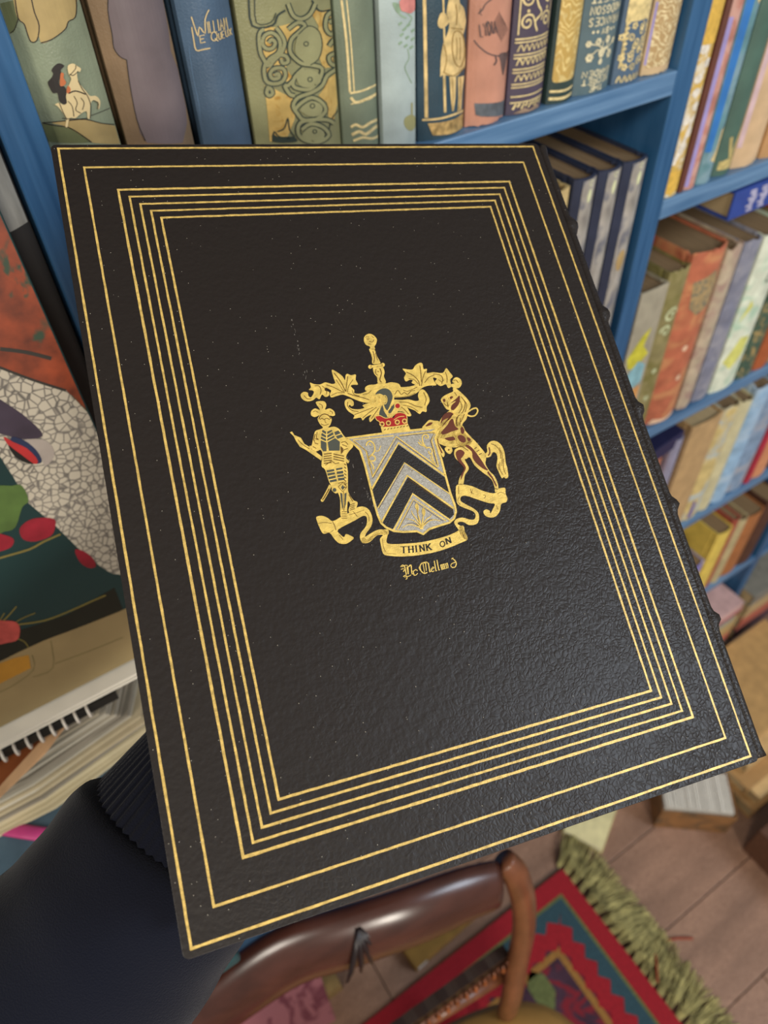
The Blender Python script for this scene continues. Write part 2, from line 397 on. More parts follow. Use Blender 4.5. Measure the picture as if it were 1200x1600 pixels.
G1 = 'books standing on the top shelf'
ZS = 1.5003
TB = {}
TB[1] = book('wide sage green book with a white horse and rider painted on its spine', .0665, .1035, ZS, .205, cloth('#7e8770', rough=.38), bulge=.007, group=G1)
TB[2] = book('brown book with a large mauve grey silhouette on its rounded spine', .1075, .1455, ZS, .20, cloth('#7d6850', rough=.36), bulge=.008, group=G1)
TB[3] = book('plain slate blue book lettered William Le Queux in cream', .1505, .1805, ZS, .195, cloth('#43596f', rough=.45), bulge=.006, group=G1)
TB[4] = book('wide olive green book with interlaced knotwork and gold panels on its spine', .1835, .2425, ZS, .22, cloth('#85845f', rough=.36), bulge=.006, group=G1)
TB[5] = book('grey green book with two gilt vertical rules, right of the knotwork book', .2440, .2705, ZS, .20, cloth('#6f7a66', rough=.5), bulge=.005, group=G1)
TB[6] = book('pale blue grey book with a pink rose painted on its spine', .2735, .2995, ZS, .20, cloth('#a5b3b0', rough=.5), bulge=.003, group=G1)
TB[7] = book('dark teal book with a gilt spearman standing on its spine', .3035, .3430, ZS, .20, cloth('#2c4552', rough=.45), bulge=.007, group=G1)
TB[8] = book('salmon pink book with a grey band near its foot', .3450, .3800, ZS, .192, cloth('#bd8872', rough=.33), bulge=.007, group=G1, worn=.002)
TB[9] = book('dark violet book covered in gilt scrollwork and ruled bands', .3815, .4150, ZS, .19, cloth('#4a4152', rough=.45), bulge=.006, group=G1, worn=.0015)
TB[10] = book('dark green book with a rounded solid gilt panel on its spine', .4190, .4445, ZS, .19, cloth('#2e3f3c', rough=.45), bulge=.005, group=G1)
TB[11] = book('blue grey book standing upside down, its gilt title The Secret Garden inverted', .4460, .4830, ZS, .195, cloth('#556a70', rough=.5), bulge=.006, group=G1)
TB[12] = book('deep blue book with gilt flowers, between the inverted book and the cream one', .4860, .5150, ZS, .195, cloth('#4d6378', rough=.45), bulge=.005, group=G1)
TB[13] = book('cream and gold filigree book at the right end beside the upright', .5180, .5490, ZS, .19, cloth('#c9ad84', rough=.5), bulge=.005, group=G1, worn=.0015)

# --- 1: horse and rider
c0 = crop(0, 0, 3.75)
CREAM = mat('cream ink', '#cdb98a', rough=.55, var=.12, vscale=60); TANI = mat('tan ink', '#a58f5d', rough=.55, var=.14, vscale=80)
MOSS = mat('shadow moss ink', '#5d6341', rough=.55); BLK = mat('dark brown ink', '#211b17', rough=.55); ORG = mat('orange ink', '#b9673a', rough=.5)
s = TB[1]
s.art('picture_ground', TANI, [('f', P('300,720 400,700 500,700 600,722 700,730 730,835 540,835 440,770 370,735'), 1)], c0, 1)
s.art('picture_cloak', TANI, [('f', P('90,-60 300,-60 450,-60 445,40 440,100 400,125 385,165 340,205 280,245 240,250 228,215 215,235 180,245 160,200 140,140 105,110 85,40'))], c0, 1)
s.art('picture_shadow', MOSS, [('f', P('245,725 330,735 400,745 470,785 530,832 260,835'), 1)], c0, 1)
s.art('picture_fold', MOSS, [('f', P('0,20 80,0 105,110 80,190 55,195 30,120'), 1)], c0, 1)
s.art('picture_outline', BLK, [('s', P('250,720 330,735 400,745 470,785 535,832'), 5), ('s', P('245,718 330,712 400,705 500,698 600,722 695,728'), 5), ('s', P('520,680 600,650 668,622'), 4), ('s', P('85,-20 105,105 140,140 160,200 180,243 215,235 228,150 200,70 180,-20'), 6), ('s', P('238,250 290,235 340,205 385,165 400,125 440,100 448,30 440,-40'), 6), ('s', P('105,110 85,170 55,195'), 5),
    ('f', P('300,410 325,378 350,370 375,385 355,410 360,440 345,470 350,500 375,505 390,540 388,615 370,610 345,590 335,545 310,545 290,515 278,480 300,455 310,430'))], c0, 2)
s.art('painted_horse', CREAM, [('f', P('395,385 425,370 450,385 472,400 465,420 450,415 455,470 490,520 500,530 525,560 560,560 585,590 580,635 568,630 572,600 545,585 530,600 525,640 525,690 510,690 505,650 470,665 440,690 405,690 395,740 380,738 385,700 360,650 335,620 320,610 345,600 370,612 390,600 385,560 400,500 415,460 400,430'))], c0, 3)
s.art('painted_rider', ORG, [('f', P('355,425 372,430 370,455 385,480 372,500 350,500 350,460')), ('f', P('395,500 412,520 405,545 388,540'))], c0, 3)
s.art('horse_details', BLK, [('s', P('405,440 440,400 440,380'), 4), ('s', P('400,545 440,530 500,550'), 7), ('s', P('430,560 450,600 440,640 470,660'), 4), ('s', P('470,570 490,600 480,640'), 4), ('s', P('395,590 420,620 430,680'), 4), ('s', P('345,600 365,650 390,700'), 4), ('s', P('405,430 425,440 450,420'), 4), ('s', P('525,690 530,620 510,560 480,520 455,470'), 4), ('s', P('545,585 572,600 570,635'), 4), ('s', P('360,690 440,695 510,690'), 4)], c0, 4)
# --- 2: silhouette
TB[2].art('mauve_silhouette', mat('mauve grey ink', '#6d6264', rough=.33, var=.12, vscale=50), [('f', P('640,-80 960,-80 1000,60 990,200 1000,300 1040,400 1070,520 1090,620 1095,720 1070,835 860,835 820,780 800,700 780,600 760,500 745,400 740,350 700,330 665,280 655,200 635,120 630,60'), 1)], c0, 1)
TB[2].art('silhouette_outline', BLK, [('s', P('635,-60 630,60 655,200 665,280 700,330 740,350'), 5), ('s', P('740,350 760,500 800,700 850,825'), 5)], c0, 2)
# --- 3: lettering
GLT = mat('cream gilt lettering', '#d9c08a', rough=.45, metal=.2, var=.15, vscale=200)
bmx = []
q2 = crop(0, 0, 2)
def letters(sp, s_, p0, p1, capv, n, w, m, cv, name='gilt_lettering', h=2, serif=0):
    ln = math.hypot(p1[0]-p0[0], p1[1]-p0[1]); ux = ((p1[0]-p0[0])/ln, (p1[1]-p0[1])/ln)
    tot = sum((.35 if ch in 'I.' else 1) + .35 for ch in s_) - .35
    bm = bmesh.new()
    text(bm, s_, p0, ux, capv, ln/tot, lambda x, y, hh: sp.px(*cv((x, y)), hh), w, h, serif=serif)
    return bm
def put_letters(sp, lines, m, cv, extra=None):
    bm = bmesh.new()
    for (s_, p0, p1, capv, w) in lines:
        ln = math.hypot(p1[0]-p0[0], p1[1]-p0[1]); ux = ((p1[0]-p0[0])/ln, (p1[1]-p0[1])/ln)
        tot = sum((.35 if ch in 'I.' else 1) + .35 for ch in s_) - .35
        text(bm, s_, p0, ux, capv, ln/tot, lambda x, y, hh: sp.px(*cv((x, y)), hh), w, 2)
    for pts, w in (extra or []): stroke(bm, pts, w, lambda x, y, hh: sp.px(*cv((x, y)), hh), 2)
    return obj('gilt_lettering', bm, m, sp.root)
put_letters(TB[3], [('ILLIAM', (650, 104), (711, 90), (-5, -36), 3), ('E', (626, 134), (644, 130), (-3, -22), 3), ('Q', (660, 130), (680, 124), (-4, -28), 3), ('UEUX', (684, 124), (724, 108), (-3, -21), 3)], GLT, q2,
    [(P('597,52 606,80 618,112 622,84 640,104 640,60 652,30'), 3.6), (P('598,84 604,120 612,156 634,154 656,150'), 3.8)])
TB[3].art('spine_joint_line', mat('worn joint', '#55708c', rough=.6), [('s', P('590,150 605,250 622,330 630,430'), 2)], q2, 1)  # thin paler line down the joint
# --- 4: knotwork
q3 = crop(300, 0, 3.75)
OLV = cloth('#8c8b64', rough=.4); TEAL = mat('dark teal ink', '#2b3730', rough=.5, var=.1)
k4 = TB[4]
k4.art('gilt_panels', GOLDY, [('f', P('425,500 480,520 560,560 610,580 600,700 560,800 500,830 455,830 440,650'), 1), ('f', P('880,440 890,600 830,700 800,700 790,600 740,560 770,520 800,460 840,430'), 1), ('f', P('430,150 480,160 600,130 640,170 560,240 550,400 600,470 500,480 420,420 400,250'), 1), ('f', P('690,60 760,60 850,40 870,200 870,380 770,400 740,330 740,150'), 1)], q3, 1)
sk = [P('445,250 465,230 485,250 470,280 435,285 410,255 420,210 460,190 500,215 515,260 500,310 450,345 440,385 420,350 400,310 390,240 395,190 420,170'),
      P('560,20 590,90 640,110 690,80 720,20'), P('490,160 520,200 540,250 520,310 480,350 450,390'),
      P('480,440 505,430 505,455 470,460 455,430 480,400 530,400 545,440 520,480 470,490 430,470 420,400 440,360 480,340'),
      P('560,170 620,130 660,150 620,190 580,230 570,290 590,330 640,370 700,380 760,400 740,470 690,520 630,520 590,500 600,450 650,400'),
      P('600,640 640,600 700,570 760,600 780,650 720,700 650,700 620,670 590,620 620,570 700,540 760,500 790,440 850,400 870,380'),
      P('640,760 690,725 760,740 800,790 740,830 660,820 620,780 630,720 700,700 790,700 830,720'),
      P('800,130 830,120 840,170 810,200 780,160 790,90 830,70 860,110 860,200 820,240 800,270'), P('830,340 850,350 840,380 810,370 800,330 840,310'),
      P('440,510 460,520 470,545 450,560 435,540 445,505'), P('520,320 550,330 560,360 530,370 520,345'), P('590,470 560,500 540,500 570,550 600,560')]
k4.art('knotwork_outline', TEAL, [('s', p, 34) for p in sk] + [('s', P('330,-20 350,150 470,148 500,90 545,60'), 12), ('s', P('365,-20 375,132 460,130 490,75'), 6), ('s', P('700,0 740,60 790,60 860,40'), 10), ('s', P('470,830 480,770 510,800 600,810 570,760 560,690 540,750 500,770'), 8), ('f', P('470,780 500,800 590,800 610,830 480,832')), ('s', P('800,760 820,690 860,640 890,590'), 6)], q3, 2)
k4.art('knotwork_bands', OLV, [('s', p, 20) for p in sk] + [('f', P('620,200 680,150 740,180 760,260 740,340 690,380 640,350 600,300')), ('f', P('610,440 670,405 740,430 750,480 690,510 630,500')), ('f', P('630,640 700,590 760,620 750,670 690,680')), ('f', P('640,790 700,740 770,770 760,820 690,830'))], q3, 3)
k4.art('knotwork_studs', TEAL, [('c', ngon(665, 255, 13, 10), 5), ('c', ngon(688, 463, 13, 10), 5), ('c', ngon(702, 618, 13, 10), 5), ('c', ngon(716, 768, 11, 10), 5)] + [('s', P('620,200 680,150 740,180 760,260 740,340 690,380'), 5)], q3, 4)
# --- 5
TB[5].art('gilt_rules', GOLDP, [('s', P('875,0 905,250 925,540'), 14), ('s', P('905,0 930,250 950,540'), 8), ('s', P('1070,0 1085,250 1105,480'), 12), ('s', P('925,545 1000,530 1110,480'), 12), ('s', P('930,570 960,600 1020,580 1090,545'), 16), ('s', P('930,610 1000,590 1050,575 1100,530'), 7),
    ('s', P('930,745 960,730 1000,745 1050,715 1115,690'), 16), ('s', P('935,790 980,770 1020,785 1080,740 1125,730'), 18), ('s', P('945,825 1000,805 1060,810 1128,775'), 14)], q3, 1)
# --- 6: rose
q4 = crop(600, 0, 4.615)
PINK = mat('rose pink ink', '#c98078', rough=.6, var=.15, vscale=200); LEAF = mat('pale leaf green', '#8aa287', rough=.6, var=.2, vscale=150)
TB[6].art('painted_rose', PINK, [('f', P('110,10 150,-20 220,-10 225,60 190,95 150,85 120,70'))], q4, 2)
TB[6].art('painted_leaves', LEAF, [('f', P('60,20 110,30 120,80 90,90')), ('s', P('80,60 120,110 160,130'), 12), ('s', P('170,100 200,130 170,180 130,220'), 9)] + [('f', [(x, y), (x+24, y-16), (x+34, y-4), (x+8, y+18)], 1) for x, y in ((100, 170), (130, 210), (160, 180), (190, 220), (110, 250), (150, 270), (190, 280), (100, 310), (140, 330), (180, 340))] + [('s', P('170,350 180,420 150,480 170,540 200,600'), 7)], q4, 1)
TB[6].art('gilt_urn', mat('faded olive ink', '#9c9a6a', rough=.6), [('s', P('200,740 200,830'), 12), ('f', P('150,850 200,825 240,860 215,930 180,940 145,900'))], q4, 1)
# --- 7: spearman
GM = mat('gilt figure', '#dcc084', rough=.4, metal=.15, var=.3, vscale=170)
g7 = TB[7]
g7.art('gilt_spearman', GM, [('f', P('480,-40 540,-40 545,20 575,60 590,150 580,220 570,260 590,350 600,460 560,510 520,550 460,545 420,540 405,555 405,520 410,400 430,300 460,230 470,150 450,90')), ('f', P('415,90 440,95 460,130 470,160 430,200 400,200 385,165 400,110')), ('s', P('425,-40 432,200 435,300'), 13), ('s', P('432,540 435,620 440,810'), 18),
    ('f', P('470,550 520,555 515,700 500,800 490,800 480,700'), 1), ('f', P('530,555 578,545 565,650 555,790 530,805 535,700'), 1), ('s', P('290,-40 295,200 300,500 305,850'), 24), ('s', P('635,-40 632,250 628,740'), 12), ('s', P('275,865 400,855 530,815 630,765'), 14)], q4, 1)
g7.art('gilt_foot_band', mat('worn gilt band', '#b89a62', rough=.5, metal=.3, var=.5, vscale=220), [('f', P('315,890 420,880 540,840 625,795 625,880 600,920 480,965 350,975'), 1)], q4, 1)
g7.art('figure_shading', mat('bronze line', '#8a6a2e', rough=.5), [('c', P('500,240 540,225 575,280 580,400 550,480 510,450 490,350'), 6), ('s', P('515,30 525,100 520,180'), 5), ('s', P('480,200 570,210'), 6), ('s', P('430,320 450,420 430,520'), 5), ('s', P('490,560 495,680 492,790'), 4), ('s', P('550,560 548,680 540,790'), 4), ('s', P('425,518 500,545 590,480'), 6), ('s', P('520,270 525,350 520,430'), 4), ('s', P('545,270 548,350 545,430'), 4)], q4, 2)
# --- 8: salmon
g8 = TB[8]; INKB = mat('smoky ink', '#5c4a48', rough=.55, var=.2, vscale=200)
g8.art('grey_band', mat('grey band ink', '#5a6066', rough=.5, var=.3, vscale=160), [('f', P('650,745 720,745 800,740 860,725 920,700 920,800 860,825 780,840 700,840 660,830'), 1)], q4, 1)
put_letters(g8, [('LYDIA', (695, 268), (815, 235), (-10, -90), 10)], INKB, q4)
g8.art('chain_ornament', INKB, [('s', P('650,290 680,330 740,380 800,400 860,400 910,360'), 11), ('s', P('800,400 810,440 790,470'), 12), ('f', P('830,390 890,380 880,450 860,540 850,520 840,450')), ('s', P('680,100 710,70 730,30 780,-10'), 9), ('s', P('700,60 690,90 705,110'), 6)] + [('s', [(790+8*i, 80+abs(i-5)*16), (800+9*i, 300-abs(i-5)*16)], 3) for i in range(11)], q4, 1)
# --- 9: scrollwork
g9 = TB[9]
def scroll(cx, cz, r, tw=1, turns=1.6, a0=0, n=12):
    return [(cx + tw*r*(1-t*.85)*cos(a0+t*turns*2*pi), cz + r*(1-t*.85)*sin(a0+t*turns*2*pi)) for t in [i/n for i in range(n+1)]]
z = ZS
it = []
x0, x1 = .3835, .4130
for zz in (.0085, .0125, .0185, .0205, .028, .030, .037, .039, .0465, .0485): it.append(('ws', [(x0, z+zz), ((x0+x1)/2, z+zz), (x1, z+zz)], .0009))
for k in range(7):
    for zz in (.0245, .0345, .043): it.append(('ws', [(x0+.002+k*.004, z+zz-.002), (x0+.004+k*.004, z+zz+.002), (x0+.006+k*.004, z+zz-.002)], .0008))
for k in range(9): it.append(('ws', [(x0+.002+k*.003, z+.004+.0015*(k % 2)), (x0+.004+k*.003, z+.0075)], .0013))
for r_ in range(6):
    for cx, tw in ((.3905, 1), (.4065, -1)):
        it.append(('ws', scroll(cx, z+.058+r_*.0135, .0052, tw, 1.5, r_), .0012)); it.append(('wf', ngon(cx, z+.0645+r_*.0135, .0011, 6)))
    it.append(('ws', [(.3985, z+.052+r_*.0135), (.396, z+.058+r_*.0135), (.401, z+.062+r_*.0135), (.3985, z+.066+r_*.0135)], .0014))
for xx in (.3850, .4120): it.append(('ws', [(xx, z+.051), (xx, z+.185)], .0009, 0))
g9.art('gilt_scrollwork', GOLDP, it, None, 1)
g9.art('worn_foot', mat('rubbed leather', '#8a7460', rough=.7, var=.3, vscale=200), [('wf', [(.386, z+.0012), (.394, z+.0045), (.399, z+.0022), (.407, z+.005), (.411, z+.001)])], None, 1)
# --- 10: rounded gilt panel
g10 = TB[10]; it = []
PNL = mat('gilt panel with relief', '#e0c986', rough=.38, metal=.15, var=.25, vscale=120, col2='#c4a45c', kind='wave', bscale=95, thr=.22, sharp=.2)
rp = []
for (cx, cz, a) in ((.4395, z+.0175, -90), (.4395, z+.185, 0), (.4240, z+.185, 90), (.4240, z+.0175, 180)):
    for q in range(5): rp.append((cx + .0028*cos(R(a+q*22.5)), cz + .0028*sin(R(a+q*22.5))))
g10.art('gilt_panel', PNL, [('wf', rp)], None, 1)
g10.art('gilt_rules', GOLDP, [('ws', [(.4205, z+.0040), (.4315, z+.0035), (.4430, z+.0040)], .0020), ('ws', [(.4205, z+.0090), (.4315, z+.0085), (.4430, z+.0090)], .0016)], None, 1)
# --- 11: upside-down Secret Garden
g11 = TB[11]; GP11 = mat('gilt title', '#ded4ae', rough=.45, metal=.1, var=.2, vscale=200)
bm = bmesh.new(); wl = lambda x, zz, hh: g11.w(x, zz, hh)
def inv(bm, s_, zc, capz, xa, xb, wd, wl=wl):
    tot = sum((.35 if ch in 'I.' else 1) + .35 for ch in s_) - .35
    text(bm, s_, (xb, zc + capz/2), (-1, 0), (0, -capz), (xb-xa)/tot, wl, wd, 1.6)
for s_, zc, ch_, wa in (('THE', .0040, .0038, .0065), ('SECRET', .0090, .0038, .013), ('GARDEN', .0142, .0040, .0135), ('BY', .0415, .0034, .0032), ('FRANCES', .0478, .0048, .0140), ('HODGSON', .0548, .0048, .0140), ('BURNETT', .0620, .0048, .0140)):
    inv(bm, s_, z+zc, ch_, .4645-wa, .4645+wa, .0009)
for dx in (-.010, -.0065, .0065, .010): fill(bm, ngon(.4645+dx, z+.0415, .0010, 8), wl, 1.6)
for cx, cz, r_ in ((.4545, .037, .0030), (.4735, .037, .0030), (.4600, .050, .0026), (.4690, .0505, .0026), (.4645, .040, .0032), (.4525, .049, .0022), (.4770, .0475, .0022), (.4645, .032, .002)):
    for q in range(6): fill(bm, ngon(cx + r_*.62*cos(q*pi/3), z+.020+(cz-.030)*.75 + r_*.62*sin(q*pi/3), r_*.42, 7), wl, 1.6)
for a in (P('.4545,.037 .460,.043 .4645,.040 .470,.046 .469,.0505'), P('.4735,.037 .470,.043 .4645,.044 .460,.047 .4525,.049'), P('.4645,.030 .4645,.050'), P('.477,.0475 .472,.044 .4645,.040')):
    stroke(bm, [(x, z+.020+(q-.030)*.75) for x, q in a], .0008, wl, 1.6)
o = obj('gilt_lettering', bm, GP11, g11.root)
# --- 12, 13: flowers and filigree
g12 = TB[12]; it = []
rr = random.Random(3)
for k in range(9):
    cz = z+.011+k*.0034; cx = .5005 + .006*sin(k*1.9)
    it.append(('ws', scroll(cx, cz, .0030, 1 if k % 2 else -1, 1.3, k), .0010))
    for q in range(5): it.append(('wf', ngon(cx + (.009 if k % 2 else -.009)*.8 + .0016*cos(q*1.257), cz+.001+.0016*sin(q*1.257), .0010, 7)))
    it.append(('wf', [(.4885+.0005, cz), (.4925, cz+.0035), (.4890, cz+.0055)])); it.append(('wf', [(.5130, cz), (.5085, cz+.0035), (.5125, cz+.0055)]))
it.append(('wf', [(.4885, z+.042), (.5130, z+.042), (.5130, z+.19), (.4885, z+.19)]))
g12.art('gilt_flowers', mat('gilt blossom', '#dfca8e', rough=.42, metal=.12, var=.3, vscale=260), it, None, 1)
g12.art('gilt_lettering', GOLDP, [('ws', [(.489+k*.0046, z+.0015), (.4905+k*.0046, z+.0060), (.4925+k*.0046, z+.0015)], .001) for k in range(5)], None, 1)
g13 = TB[13]
g13.art('gilt_filigree', mat('gilt filigree', '#e0cfa2', rough=.42, metal=.1, var=.25, vscale=200, col2='#b5986a', kind='wave', bscale=120, thr=.25, sharp=.2, distort=1), [('wf', [(.5205, z+.006), (.5465, z+.006), (.5465, z+.185), (.5205, z+.185)])], None, 1)
g13.art('lilac_edge', mat('lilac edge', '#9a90c8', rough=.5), [('wf', [(.5188, z+.008), (.5204, z+.008), (.5204, z+.05), (.5188, z+.05)])], None, 1)
for v in g13.root.children:
    pass

# --- lower shelf of the middle bay
G2 = 'books on the shelf under the top one'
NAVY = cloth('#2d3448', rough=.35)
lo = [book('gilt patterned cream book, leftmost beside the leather book edge', .4220, .4570, 1.1903, .240, cloth('#c9b078'), y0=.002, group=G2, depth=.16),]
for x0, x1, lb in ((.4600, .4860, 'navy volume with a silvery worn spine, leftmost of the three matching'), (.4880, .5150, 'navy volume with a silvery worn spine, middle of the three matching'), (.5170, .5460, 'navy volume with a silvery worn spine, rightmost beside the upright')):
    b = book(lb, x0, x1, 1.1903, .244, NAVY, y0=.002, bulge=.004, group=G2, depth=.20)
    w_ = x1 - x0
    b.art('silvered_spine_panel', mat('rubbed silvery panel', '#aaa49a', rough=.4, metal=.15, var=.35, vscale=90, stretch=(1, 1, .5), col2='#5b6276', kind='noise', bscale=70, thr=.62, sharp=.12), [('wf', [(x0+w_*.30, 1.193), (x1-.0006, 1.193), (x1-.0006, 1.4325), (x0+w_*.30, 1.4325)])], None, 1)
    b.art('gilt_dot', mat('pale gilt oval', '#dfe2b2', rough=.35, metal=.1), [('wf', ngon(x0+w_*.66, 1.4180, .0026, 12, .0062)), ('ws', ngon(x0+w_*.66, 1.4290, .0020, 10, .002), .0008)], None, 2)
    b.art('gilt_medallion', mat('tan medallion', '#b79a66', rough=.5, metal=.1, var=.2), [('wf', ngon(x0+w_*.63, 1.34 if x0 > .51 else 1.30, .0060, 12, .011))], None, 2)

# --- grey book in the left bay beside the upright
gs = book('tall narrow black folio with grey label at its top, left of the blue upright', .0150, .0420, 1.2003, .42, mat('shaded grey cloth', '#1b1a1a', rough=.6), y0=.001, bulge=.003, depth=.18)  # near-black colour stands for the cast shadow on a grey spine; the grey label is its lit top
gs.art('lit_spine_top', mat('grey label', '#85847e', rough=.45, var=.3, vscale=60, stretch=(3, 1, .5)), [('wf', [(.0158, 1.5225), (.0285, 1.5195), (.0412, 1.5215), (.0412, 1.60), (.0158, 1.60)])], None, 1)  # lighter grey paints the lit part above the shadow edge

# ------------------------------------------------------------------ right bay, upper shelf
G3 = 'books on the right bay upper shelf'
Z1 = 1.3873
def mottled(name, a, b, sc=60, thr=.52, **k):
    k.setdefault('rough', .5); return mat(name, a, col2=b, kind='noise', bscale=sc, thr=thr, sharp=.1, var=.2, **k)
s = book('yellow and cream floral book, first on the right bay upper shelf', .5775, .5965, Z1, .235, mottled('yellow floral cloth', '#c9a752', '#d8cfb8', 90, .56), y0=.002, bulge=.003, group=G3)
z = Z1
s.art('cream_blossoms', mat('cream blossom', '#d9d2c4', rough=.5, var=.3, vscale=300), [('wf', ngon(.5865+.004*sin(k*2.4), z+.045+.011*k, .0045, 7, .004)) for k in range(8)] + [('ws', [(.590, z+.07), (.586, z+.05), (.580, z+.03)], .004)], None, 1)
s.art('yellow_foot_panel', mat('yellow ochre panel', '#d0a94a', rough=.5, var=.2, vscale=200), [('wf', [(.5782, z+.004), (.5955, z+.004), (.5955, z+.024), (.5782, z+.024)])], None, 2)
s.art('yellow_head_panel', mat('yellow ochre panel', '#d0a94a'), [('wf', [(.5782, z+.125), (.5955, z+.125), (.5955, z+.22), (.5782, z+.22)])], None, 2)
s = book('thin dark brown book between the yellow floral and the pink one', .5985, .6050, Z1, .235, cloth('#5c3226'), y0=.002, bulge=.002, group=G3)
s = book('dusty pink book with a lilac left joint on the right bay upper shelf', .6065, .6210, Z1, .235, mottled('dusty pink cloth', '#b1796a', '#c4998c', 60), y0=.002, bulge=.003, group=G3)
s.art('lilac_joint', mat('lilac edge', '#9a90c8', rough=.5), [('wf', [(.6068, z+.003), (.6100, z+.003), (.6100, z+.14), (.6068, z+.14)])], None, 1)
s.art('gilt_ornament', GOLDP, [('wf', ngon(.615, z+.165, .0035, 8, .008))], None, 1)
s = book('bright blue and sea green book with gilt spots on the right bay upper shelf', .6240, .6440, Z1, .235, mottled('sea green cloth', '#5f8890', '#7d9aa5', 40), y0=.002, bulge=.004, group=G3)
s.art('bright_blue_strip', mat('bright blue', '#2f72b8', rough=.4), [('wf', [(.6245, z+.03), (.6300, z+.03), (.6310, z+.17), (.6245, z+.17)])], None, 1)
s.art('gilt_ornament', GOLDP, [('wf', ngon(.637, z+.155, .0042, 8, .010)), ('wf', [(.632, z+.022), (.640, z+.018), (.640, z+.05), (.636, z+.048), (.636, z+.032)])], None, 1)
s = book('dark bottle green book with a gilt spray at its foot', .6500, .6750, Z1, .24, cloth('#466357'), y0=.004, bulge=.005, group=G3)
s.art('gilt_spray', mat('gilt spray', '#bfae72', rough=.5, metal=.2, var=.3, vscale=200), [('wf', [(.653, z+.006), (.671, z+.006), (.671, z+.018), (.653, z+.014)]), ('ws', [(.664, z+.014), (.668, z+.030), (.672, z+.044)], .004), ('ws', [(.664, z+.016), (.660, z+.028), (.658, z+.036)], .0035), ('wf', ngon(.668, z+.15, .004, 8, .014))], None, 1)
s = book('light biscuit coloured book with a pinkish joint on the right bay upper shelf', .6780, .7170, Z1, .24, cloth('#c9ab85'), y0=.004, bulge=.006, group=G3, worn=.002)
s.art('pinkish_joint', mat('pale pink joint', '#c9aeb2', rough=.6), [('wf', [(.6785, z+.02), (.6830, z+.02), (.6830, z+.2), (.6785, z+.2)])], None, 1)
book('tan orange book at the frame edge on the right bay upper shelf', .7200, .7500, Z1, .23, cloth('#b58b5c'), y0=.004, bulge=.005, group=G3)
book('grey blue book, last seen on the right bay upper shelf', .7530, .7850, Z1, .23, cloth('#6b7f92'), y0=.004, bulge=.005, group=G3)

# horizontal blue book on top of the row below
r = thing('book', 'royal blue book with pale lettering lying flat on the row of upright books', 'book', (.80, .07, 1.3335))
obj('cover', BM((-.11, .11, -.068, .07, 0, .0025), (-.11, .11, -.068, .07, .0275, .030), (-.11, .11, -.068, -.0655, .0025, .0275)), mat('royal blue cloth', '#2a4490', rough=.5, var=.1), r, bevel=.0006)
obj('page_block', BM((-.107, .107, -.065, .067, .0026, .0274)), PAGES, r)
bm = bmesh.new()
rnd = random.Random(5)
for row in (0, 1):
    for k in range(9):
        xx = -.108 + .024 + row*.018 + .006*0
        a = [(xx + .003*math.sin(k*2.3), .004 + k*.0026), (xx + .010 - .002*math.sin(k), .004 + k*.0026)]
        stroke(bm, a, .0016, lambda x, zz, hh: Vector((x, -.0685, zz)), 1, smooth=0)
obj('pale_lettering', bm, mat('pale lettering', '#c9c4d2', rough=.5), r)

# ------------------------------------------------------------------ right bay, second shelf
G4 = 'books on the right bay second shelf'
Z2 = 1.0643; z = Z2
s = book('grey book with yellow and sky blue patches, first on the second shelf by the upright', .5820, .6230, Z2, .222, mat('olive grey paper', '#a19a86', rough=.4, var=.15), y0=.002, bulge=.001, group=G4, pages=PAGES_D)
s.art('yellow_patches', mat('acid yellow ink', '#c6bf3e', rough=.45, var=.25, vscale=90), [('wf', [(.584, z+.140), (.600, z+.165), (.612, z+.172), (.606, z+.150), (.618, z+.135), (.600, z+.120), (.588, z+.125)]), ('wf', [(.590, z+.003), (.622, z+.003), (.622, z+.045), (.604, z+.055), (.592, z+.03)])], None, 1)
s.art('sky_patches', mat('sky ink', '#86b2bb', rough=.45, var=.2, vscale=90), [('wf', [(.590, z+.115), (.604, z+.130), (.618, z+.120), (.618, z+.095), (.600, z+.090)]), ('wf', [(.583, z+.06), (.596, z+.07), (.600, z+.05), (.586, z+.045)])], None, 2)
s.art('orange_patches', mat('orange ink patch', '#cf9455', rough=.45, var=.3, vscale=120), [('wf', [(.592, z+.085), (.618, z+.09), (.620, z+.055), (.604, z+.05), (.590, z+.065)])], None, 2)
s = book('olive book with dark green head and small pale marks, left of the orange one', .6250, .6570, Z2, .230, mottled('olive buff cloth', '#8c8257', '#77713f', 40), y0=.003, bulge=.004, group=G4, worn=.003)
s.art('pale_marks', mat('pale marks', '#b9bf95', rough=.5, var=.3, vscale=200), [('wf', ngon(.640, z+.10, .004, 7)), ('wf', ngon(.639, z+.06, .004, 7)), ('ws', scroll(.642, z+.175, .010, 1, 1.4), .003), ('ws', scroll(.640, z+.155, .008, -1, 1.2), .003), ('wf', ngon(.637, z+.025, .005, 7))], None, 1)
s = book('frayed burnt orange book with grey printed patch, widest on the second shelf', .6600, .7150, Z2, .238, mottled('burnt orange cloth', '#b2664a', '#c4885c', 28, .55), y0=.001, bulge=.008, group=G4, worn=.006)
s.art('grey_patch', mottled('buff grey patch', '#a88f63', '#6c6b5c', 120, .55), [('wf', [(.668, z+.205), (.700, z+.212), (.712, z+.19), (.708, z+.165), (.685, z+.160), (.672, z+.172)])], None, 1)
s.art('pale_stars', mat('pale star', '#e0bd9d', rough=.5), [('wf', ngon(.685, z+.115, .0045, 6)), ('wf', ngon(.690, z+.07, .0045, 6)), ('wf', [(.664, z+.002), (.710, z+.002), (.706, z+.010), (.690, z+.006), (.668, z+.010)])], None, 1)
s = book('worn cream grey book with rust stains, right of the orange one', .7170, .7430, Z2, .228, mottled('stained cream cloth', '#b3a48c', '#a08579', 45, .55), y0=.003, bulge=.004, group=G4, worn=.004)
